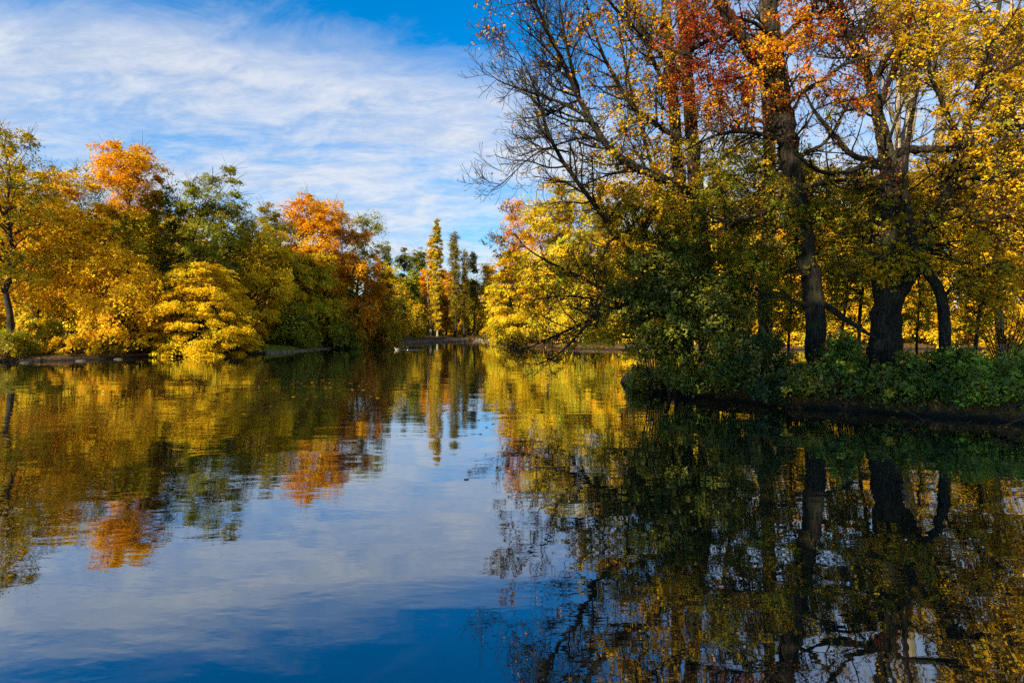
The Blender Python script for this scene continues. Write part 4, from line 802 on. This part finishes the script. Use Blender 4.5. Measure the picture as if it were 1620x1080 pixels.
SHR = [(1008, 600, 24.6, 16, 9, 7, 'tuft of olive leaves hanging off the outermost tip of the island', dict(olive=4, bronze=4, green=1)),
       (1025, 597, 23.6, 26, 12, 8, 'sparse low olive shrub on the very tip of the island bank', dict(olive=4, bronze=3, green=2)),
       (1085, 582, 20.7, 42, 26, 14, 'low green shrub at the foot of the pale pair of stems', dict(green=4, dark=2, olive=3, lime=1)),
       (1150, 545, 20.2, 42, 56, 26, 'rounded dark green shrub left of the slimmer trunk', dict(dark=2, green=4, olive=3, lime=1, rust=.3)),
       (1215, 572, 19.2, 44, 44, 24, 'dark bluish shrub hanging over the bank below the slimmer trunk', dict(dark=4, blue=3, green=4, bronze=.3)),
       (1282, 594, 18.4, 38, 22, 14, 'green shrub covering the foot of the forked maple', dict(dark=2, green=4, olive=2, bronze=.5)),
       (1335, 562, 18.9, 38, 34, 18, 'shrub with bright lime leaves painted in as a patch of sun left of the thickest trunk', dict(green=4, bright=3, dark=2)),  # sun patches here and on the shrubs rightward are painted as bright leaves
       (1385, 598, 17.7, 38, 20, 14, 'leafy green shrub in front of the thickest trunk', dict(dark=2, green=4, olive=3, rust=.3)),
       (1440, 590, 17.4, 36, 30, 16, 'green shrub on the bank between the thickest and the slim bending trunk', dict(green=4, dark=2, bright=1, olive=2)),
       (1500, 578, 17.4, 38, 34, 18, 'bright-edged green shrub around the slim bending trunk', dict(green=5, bright=3, dark=2)),
       (1555, 592, 16.6, 42, 28, 24, 'low yellow-green shrub below the bare thin-stemmed bush', dict(green=4, bright=4, lime=1)),
       (1612, 590, 16.2, 38, 26, 20, 'low green shrub at the right edge of the picture', dict(green=4, bright=3, olive=1)),
       (1690, 585, 16.0, 45, 35, 22, 'green shrub just beyond the right edge of the island view', dict(green=4, dark=3))]
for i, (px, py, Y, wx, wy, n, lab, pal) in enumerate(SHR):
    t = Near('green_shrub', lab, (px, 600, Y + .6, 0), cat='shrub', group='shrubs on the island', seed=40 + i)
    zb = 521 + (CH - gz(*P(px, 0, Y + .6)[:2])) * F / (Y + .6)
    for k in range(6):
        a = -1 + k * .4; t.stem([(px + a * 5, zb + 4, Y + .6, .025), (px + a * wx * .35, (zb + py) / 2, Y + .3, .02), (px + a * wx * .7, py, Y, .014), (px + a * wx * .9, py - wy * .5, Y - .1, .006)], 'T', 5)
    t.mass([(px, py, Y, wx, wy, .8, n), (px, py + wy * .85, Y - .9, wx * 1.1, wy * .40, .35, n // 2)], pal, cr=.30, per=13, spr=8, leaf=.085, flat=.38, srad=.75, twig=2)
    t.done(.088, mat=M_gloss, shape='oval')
# bare thin-stemmed bush at right
t = Near('elder_shrub', 'nearly bare bush of many thin stems in front of the golden water at right', (1590, 590, 21, 0), cat='shrub', group='shrubs on the island', seed=60)
for k in range(12):
    a = -1 + k / 5.5; t.side(t.stem([(1590 + a * 4, 600, 21, .028), (1588 + a * 22, 555, 21, .02), (1588 + a * 48, 510, 21 + a * .3, .014), (1588 + a * 66, 465 + abs(a) * 18, 21, .006)], 'T', 5), 8, .9, .010, .25, 2, up=.05, leaf=.5)
t.done(.08, dict(amber=3, gold=3, rust=1))
# gold tree beyond the right edge whose boughs hang into the picture
t = Near('maple_tree', 'golden maple at the right edge with boughs reaching into the picture', (1760, 560, 20, 0), seed=61)
t.stem([(1760, 640, 20, .4), (1760, 500, 20, .33), (1755, 350, 20, .3), (1750, 200, 20, .25), (1745, 50, 20, .18), (1740, -100, 20, .1)])
L = [t.stem([(1752, 300, 20, .14), (1700, 250, 19.6, .1), (1650, 235, 19.3, .07), (1600, 245, 19, .04), (1560, 260, 19, .02)], 'B', 6), t.stem([(1756, 400, 20, .12), (1700, 370, 19.8, .09), (1640, 365, 19.6, .05), (1590, 380, 19.4, .02)], 'B', 6),
     t.stem([(1748, 150, 20, .12), (1690, 100, 19.8, .09), (1630, 70, 19.6, .05), (1580, 50, 19.4, .02)], 'B', 6)]
for q in L: t.side(q, 8, 1.4, .03, .2, 3, up=.03, kids=(4, 3, 3), leaf=.6)
t.mass([(1640, 90, 19.6, 70, 90, 1.5, 40), (1640, 280, 19.4, 70, 90, 1.5, 44), (1640, 420, 19.6, 60, 60, 1.4, 26), (1730, 200, 20, 70, 200, 2, 50)], dict(gold=5, amber=2, yellow=2, olive=2, bronze=2), cr=.46, per=15, spr=8, leaf=.1, flat=.1)
t.done(.072, GLD)

# ------------------------------------------------------------------ leaves on the island floor
def litter():
    rng = np.random.default_rng(9); N = 60000
    x = rng.uniform(5, 34, N); y = rng.uniform(13, 34.5, N); d = sdist(ISL, x, y); m = (d > .32) & (rng.uniform(0, 1, N) < .25 + .75 * np.exp(-d / 3)); x, y = x[m], y[m]
    C = np.column_stack((x, y, isl_z(x, y) + rng.uniform(.01, .06, len(x)))); Nn = norm(np.array((0, 0, 1.0)) + rng.normal(0, .35, C.shape))
    V, Fc, rep = leaf_mesh(C, Nn, .10, rng); c = colours(rng, dict(orange=4, rust=4, amber=3, brown=3, gold=1), len(C)) * np.exp(rng.normal(0, .2, (len(C), 1)))
    o = mesh_obj('fallen_leaves', V, Fc, M_leaf, col=c); tag(o, 'orange and brown fallen leaves carpeting the island bank', 'fallen leaves', kind='stuff')
litter()
# dry sticks and roots at the waterline
def stick(lab, pts, twn, seed, name='fallen_branch'):
    rng = np.random.default_rng(seed); T = Tubes(); q = smooth_poly([tuple(P(*p[:3])) + (p[3],) for p in pts], 4); T.add(q[:, :3], q[:, 3], 6)
    for _ in range(twn):
        i = rng.integers(1, len(q) - 1); e = q[i, :3] + norm(rng.normal(size=3) + norm(q[i + 1, :3] - q[i, :3])) * rng.uniform(.2, .7); e[2] = max(e[2], .02); T.add(curve(q[i, :3], e, (0, 0, .05), rng, 4), (.010, .008, .006, .004), 4)
    o = T.build(name, M_twig); tag(o, lab, 'fallen branch', 'fallen branches at the island waterline')
stick('pale broken stick poking out of the dark water below the green shrubs', [(1428, 647, 15.9, .035), (1445, 655, 15.7, .03), (1466, 669, 15.4, .02)], 1, 1)
stick('thin bare branch trailing in the water at the right edge, upper one', [(1640, 628, 15.0, .035), (1600, 642, 14.8, .028), (1570, 655, 14.7, .015)], 8, 2)
stick('thin bare branch trailing in the water at the right edge, lower one', [(1650, 650, 14.4, .035), (1610, 664, 14.3, .025), (1585, 676, 14.2, .012)], 8, 3)
stick('curved mossy branch sagging to the water under the low shrub at the island tip', [(1060, 592, 21.2, .03), (1085, 596, 20.6, .03), (1105, 612, 20.3, .022), (1112, 626, 20.2, .012)], 5, 4)
stick('straight thin twig hanging down to the water below the dark bluish shrub', [(1238, 610, 17.6, .012), (1241, 632, 17.5, .012), (1244, 648, 17.4, .008)], 1, 5)

# ------------------------------------------------------------------ floating leaves
def floaters():
    rng = np.random.default_rng(12); kinds = []
    for k, (c, lab) in enumerate((('amber', 'curled yellow-brown leaf floating flat on the pond'), ('rust', 'curled rust-coloured leaf floating flat on the pond'), ('brown', 'small dark brown leaf floating flat on the pond'))):
        th = np.linspace(0, 2 * math.pi, 15)[:-1]; r = .055 * (1 + .45 * np.abs(np.cos(th * 2.5))) ; r[7] = .02
        V = np.column_stack((r * np.cos(th), r * np.sin(th), .004 + .006 * np.cos(th * 2 + k) ** 2)); V = np.vstack(((0, 0, .004), V)); Fc = np.array([[0, i + 1, (i + 1) % 14 + 1] for i in range(14)])
        o = mesh_obj('floating_leaf', V, Fc, M_leaf, col=np.tile(np.array(PAL[c]), (14, 1))); kinds.append((o, lab))
    pts = []
    while len(pts) < 190:
        u_ = rng.uniform()
        if u_ < .55: px, py = rng.normal(530, 110), 600 + abs(rng.normal(0, 45))
        elif u_ < .85: px = rng.uniform(1010, 1620); py = 640 + (px - 1010) * .065 + rng.normal(0, 12)
        elif u_ < .93: px, py = rng.normal(770, 40), rng.normal(668, 14)
        elif u_ < .935: px, py = rng.uniform(400, 1000), rng.uniform(700, 860)
        else: px, py = rng.uniform(20, 1500), rng.uniform(640, 1070)
        if py < 560: continue
        x, y = shore(px, py)
        if sdist(ISL, np.array([x]), np.array([y]))[0] > -.3 or sdist(SH, np.array([x]), np.array([y]))[0] < 1 or px < 0 or px > 1610 or (y < 9 and len(pts) != 60): continue
        pts.append((x, y))
    for i, (x, y) in enumerate(pts):
        src, lab = kinds[i % 3]; o = src if i < 3 else src.copy()
        if i >= 3: COL.objects.link(o)
        s = rng.uniform(.5, 1.1) * (0.35 + .75 * min(y / 30, 1)); o.location = (x, y, .004); o.rotation_euler = (0, 0, rng.uniform(0, 6.28)); o.scale = (s, s, s)
        tag(o, lab, 'leaf', 'leaves floating on the pond')
floaters()

# ------------------------------------------------------------------ duck and walker
def lathe_path(pts, rads, sides, name, mat, parent, squash=1.0):
    T = Tubes(); T.add(pts, rads, sides); o = T.build(name, mat, parent); return o
def duck():
    x, y = shore(628, 553.5); root = empty('duck', (x, y, 0)); tag(root, 'pale duck swimming left in front of the far stone edging', 'duck')
    mp = simple_mat('duck_plumage', (.28, .25, .20), .7, (.18, .15, .11)); mh = simple_mat('duck_head', (.30, .28, .23), .5); mb = simple_mat('duck_bill', (.45, .25, .04), .5)
    def at(p): return [(x + a * 1.15, y + b, c * 1.15) for a, b, c in p]
    V = Tubes(); V.add(at([(.26, 0, .15), (.22, 0, .12), (.12, 0, .075), (0, 0, .06), (-.10, 0, .07), (-.16, 0, .11), (-.19, 0, .17), (-.21, 0, .22), (-.235, 0, .255), (-.27, 0, .255)]), (.005, .04, .09, .115, .105, .065, .036, .036, .045, .012), 12)
    V.build('body', mp, root); lathe_path(at([(-.19, 0, .21), (-.20, 0, .235), (-.225, 0, .262), (-.25, 0, .265), (-.275, 0, .255)]), (.030, .046, .054, .047, .012), 10, 'head', mh, root)
    lathe_path(at([(-.265, 0, .25), (-.30, 0, .243), (-.335, 0, .238)]), (.018, .016, .006), 8, 'bill', mb, root)
    for s in (-1, 1): lathe_path(at([(-.08, .085 * s, .11), (.05, .105 * s, .115), (.18, .06 * s, .14), (.25, .02 * s, .155)]), (.02, .045, .035, .006), 8, 'wing', mp, root)
    T = Tubes()
    for s in (-1, 1): T.add([(x + .1, y + .1 * s, -.01), (x + 1.5, y + .45 * s, -.008), (x + 3.4, y + .9 * s, -.02)], (.02, .045, .03), 8)
    tag(T.build('duck_wake', M_water), kind='structure')
duck()
def walker():
    x, y = P(681, 0, 131.5)[:2]; z = gz(x, y); root = empty('person', (x, y, z)); tag(root, 'person in pale pink top and dark trousers on the far bank by the poplars', 'person')
    mk = simple_mat('skin', (.45, .27, .19), .5); mt = simple_mat('pale_pink_top', (.62, .40, .36), .8); mj = simple_mat('dark_trousers', (.04, .05, .09), .85); mh = simple_mat('brown_hair', (.08, .045, .02), .6)
    def skinned(name, J, E, mat, root_i=0, sub=1):
        me = bpy.data.meshes.new(name); me.from_pydata([j[:3] for j in J], E, []); o = bpy.data.objects.new(name, me); COL.objects.link(o); o.parent = root
        sk = o.modifiers.new('skin', 'SKIN'); sk.use_smooth_shade = True
        for i, j in enumerate(J): me.skin_vertices[0].data[i].radius = (j[3], j[3] if len(j) < 5 else j[4])
        me.skin_vertices[0].data[root_i].use_root = True; sb = o.modifiers.new('smooth', 'SUBSURF'); sb.levels = sub; sb.render_levels = sub; me.materials.append(mat); return o
    J = [(0, 0, .92, .13, .10), (0, 0, 1.15, .115, .09), (0, 0, 1.38, .14, .09), (0, 0, 1.47, .055), (0, 0, 1.54, .052), (0, -.01, 1.62, .078, .095), (0, 0, 1.70, .06, .07)]; E = [(0, 1), (1, 2), (2, 3), (3, 4), (4, 5), (5, 6)]
    for s in (-1, 1):
        n = len(J); J += [(.17 * s, 0, 1.38, .05), (.22 * s, .01, 1.12, .038), (.22 * s, -.06, .88, .026), (.22 * s, -.075, .82, .028, .018)]; E += [(2, n), (n, n + 1), (n + 1, n + 2), (n + 2, n + 3)]
        for k, (fx, ln) in enumerate(((-.024, .07), (-.008, .085), (.008, .08), (.024, .062))):
            m = len(J); J += [(.22 * s + fx, -.085, .775, .009), (.22 * s + fx, -.08, .775 - ln, .008)]; E += [(n + 3, m), (m, m + 1)]
        m = len(J); J += [(.22 * s - .03 * s, -.10, .80, .010), (.22 * s - .045 * s, -.115, .765, .008)]; E += [(n + 3, m), (m, m + 1)]
        n = len(J); J += [(.09 * s, 0, .86, .085), (.10 * s, -.01, .48, .058), (.10 * s, .02, .09, .038), (.10 * s, -.13, .035, .035)]; E += [(0, n), (n, n + 1), (n + 1, n + 2), (n + 2, n + 3)]
    J += [(0, -.105, 1.615, .012)]; E += [(5, len(J) - 1)]
    skinned('body', J, E, mk)
    J = [(0, 0, .90, .155, .12), (0, 0, 1.15, .14, .112), (0, 0, 1.38, .16, .108), (0, 0, 1.45, .09)]; E = [(0, 1), (1, 2), (2, 3)]
    for s in (-1, 1): n = len(J); J += [(.175 * s, 0, 1.375, .064), (.222 * s, .01, 1.12, .052), (.222 * s, -.055, .91, .04)]; E += [(2, n), (n, n + 1), (n + 1, n + 2)]
    skinned('top', J, E, mt)
    J = [(0, 0, .93, .145, .115)]; E = []
    for s in (-1, 1): n = len(J); J += [(.09 * s, 0, .84, .10), (.10 * s, -.01, .48, .074), (.10 * s, .02, .10, .055)]; E += [(0, n), (n, n + 1), (n + 1, n + 2)]
    skinned('trousers', J, E, mj); skinned('hair', [(0, .035, 1.52, .05, .03), (0, .03, 1.64, .09, .085), (0, .0, 1.72, .07, .075)], [(0, 1), (1, 2)], mh)
walker()

# ------------------------------------------------------------------ trees on the near bank that shade the island
for i, (x, y, h, r) in enumerate(((-24.5, -8, 23, 5.2), (-18.5, -6, 25, 5.2), (-12.5, -8, 26, 5.0), (-7.5, -7, 22, 4.2))):
    tree('linden_tree', ('leafy linden behind the photographer, farthest left of the shading row', 'leafy linden behind the photographer, second of the shading row', 'leafy linden behind the photographer, third of the shading row', 'leafy linden behind the photographer, nearest the pond viewer')[i],
         0, 0, h, r, dict(gold=3, olive=3, lime=2), 'egg', .12, 90, 1.7, .42, 14, 9, 200 + i, trunk=.4, group='trees on the near bank', xy=(x, y), fill=.75)
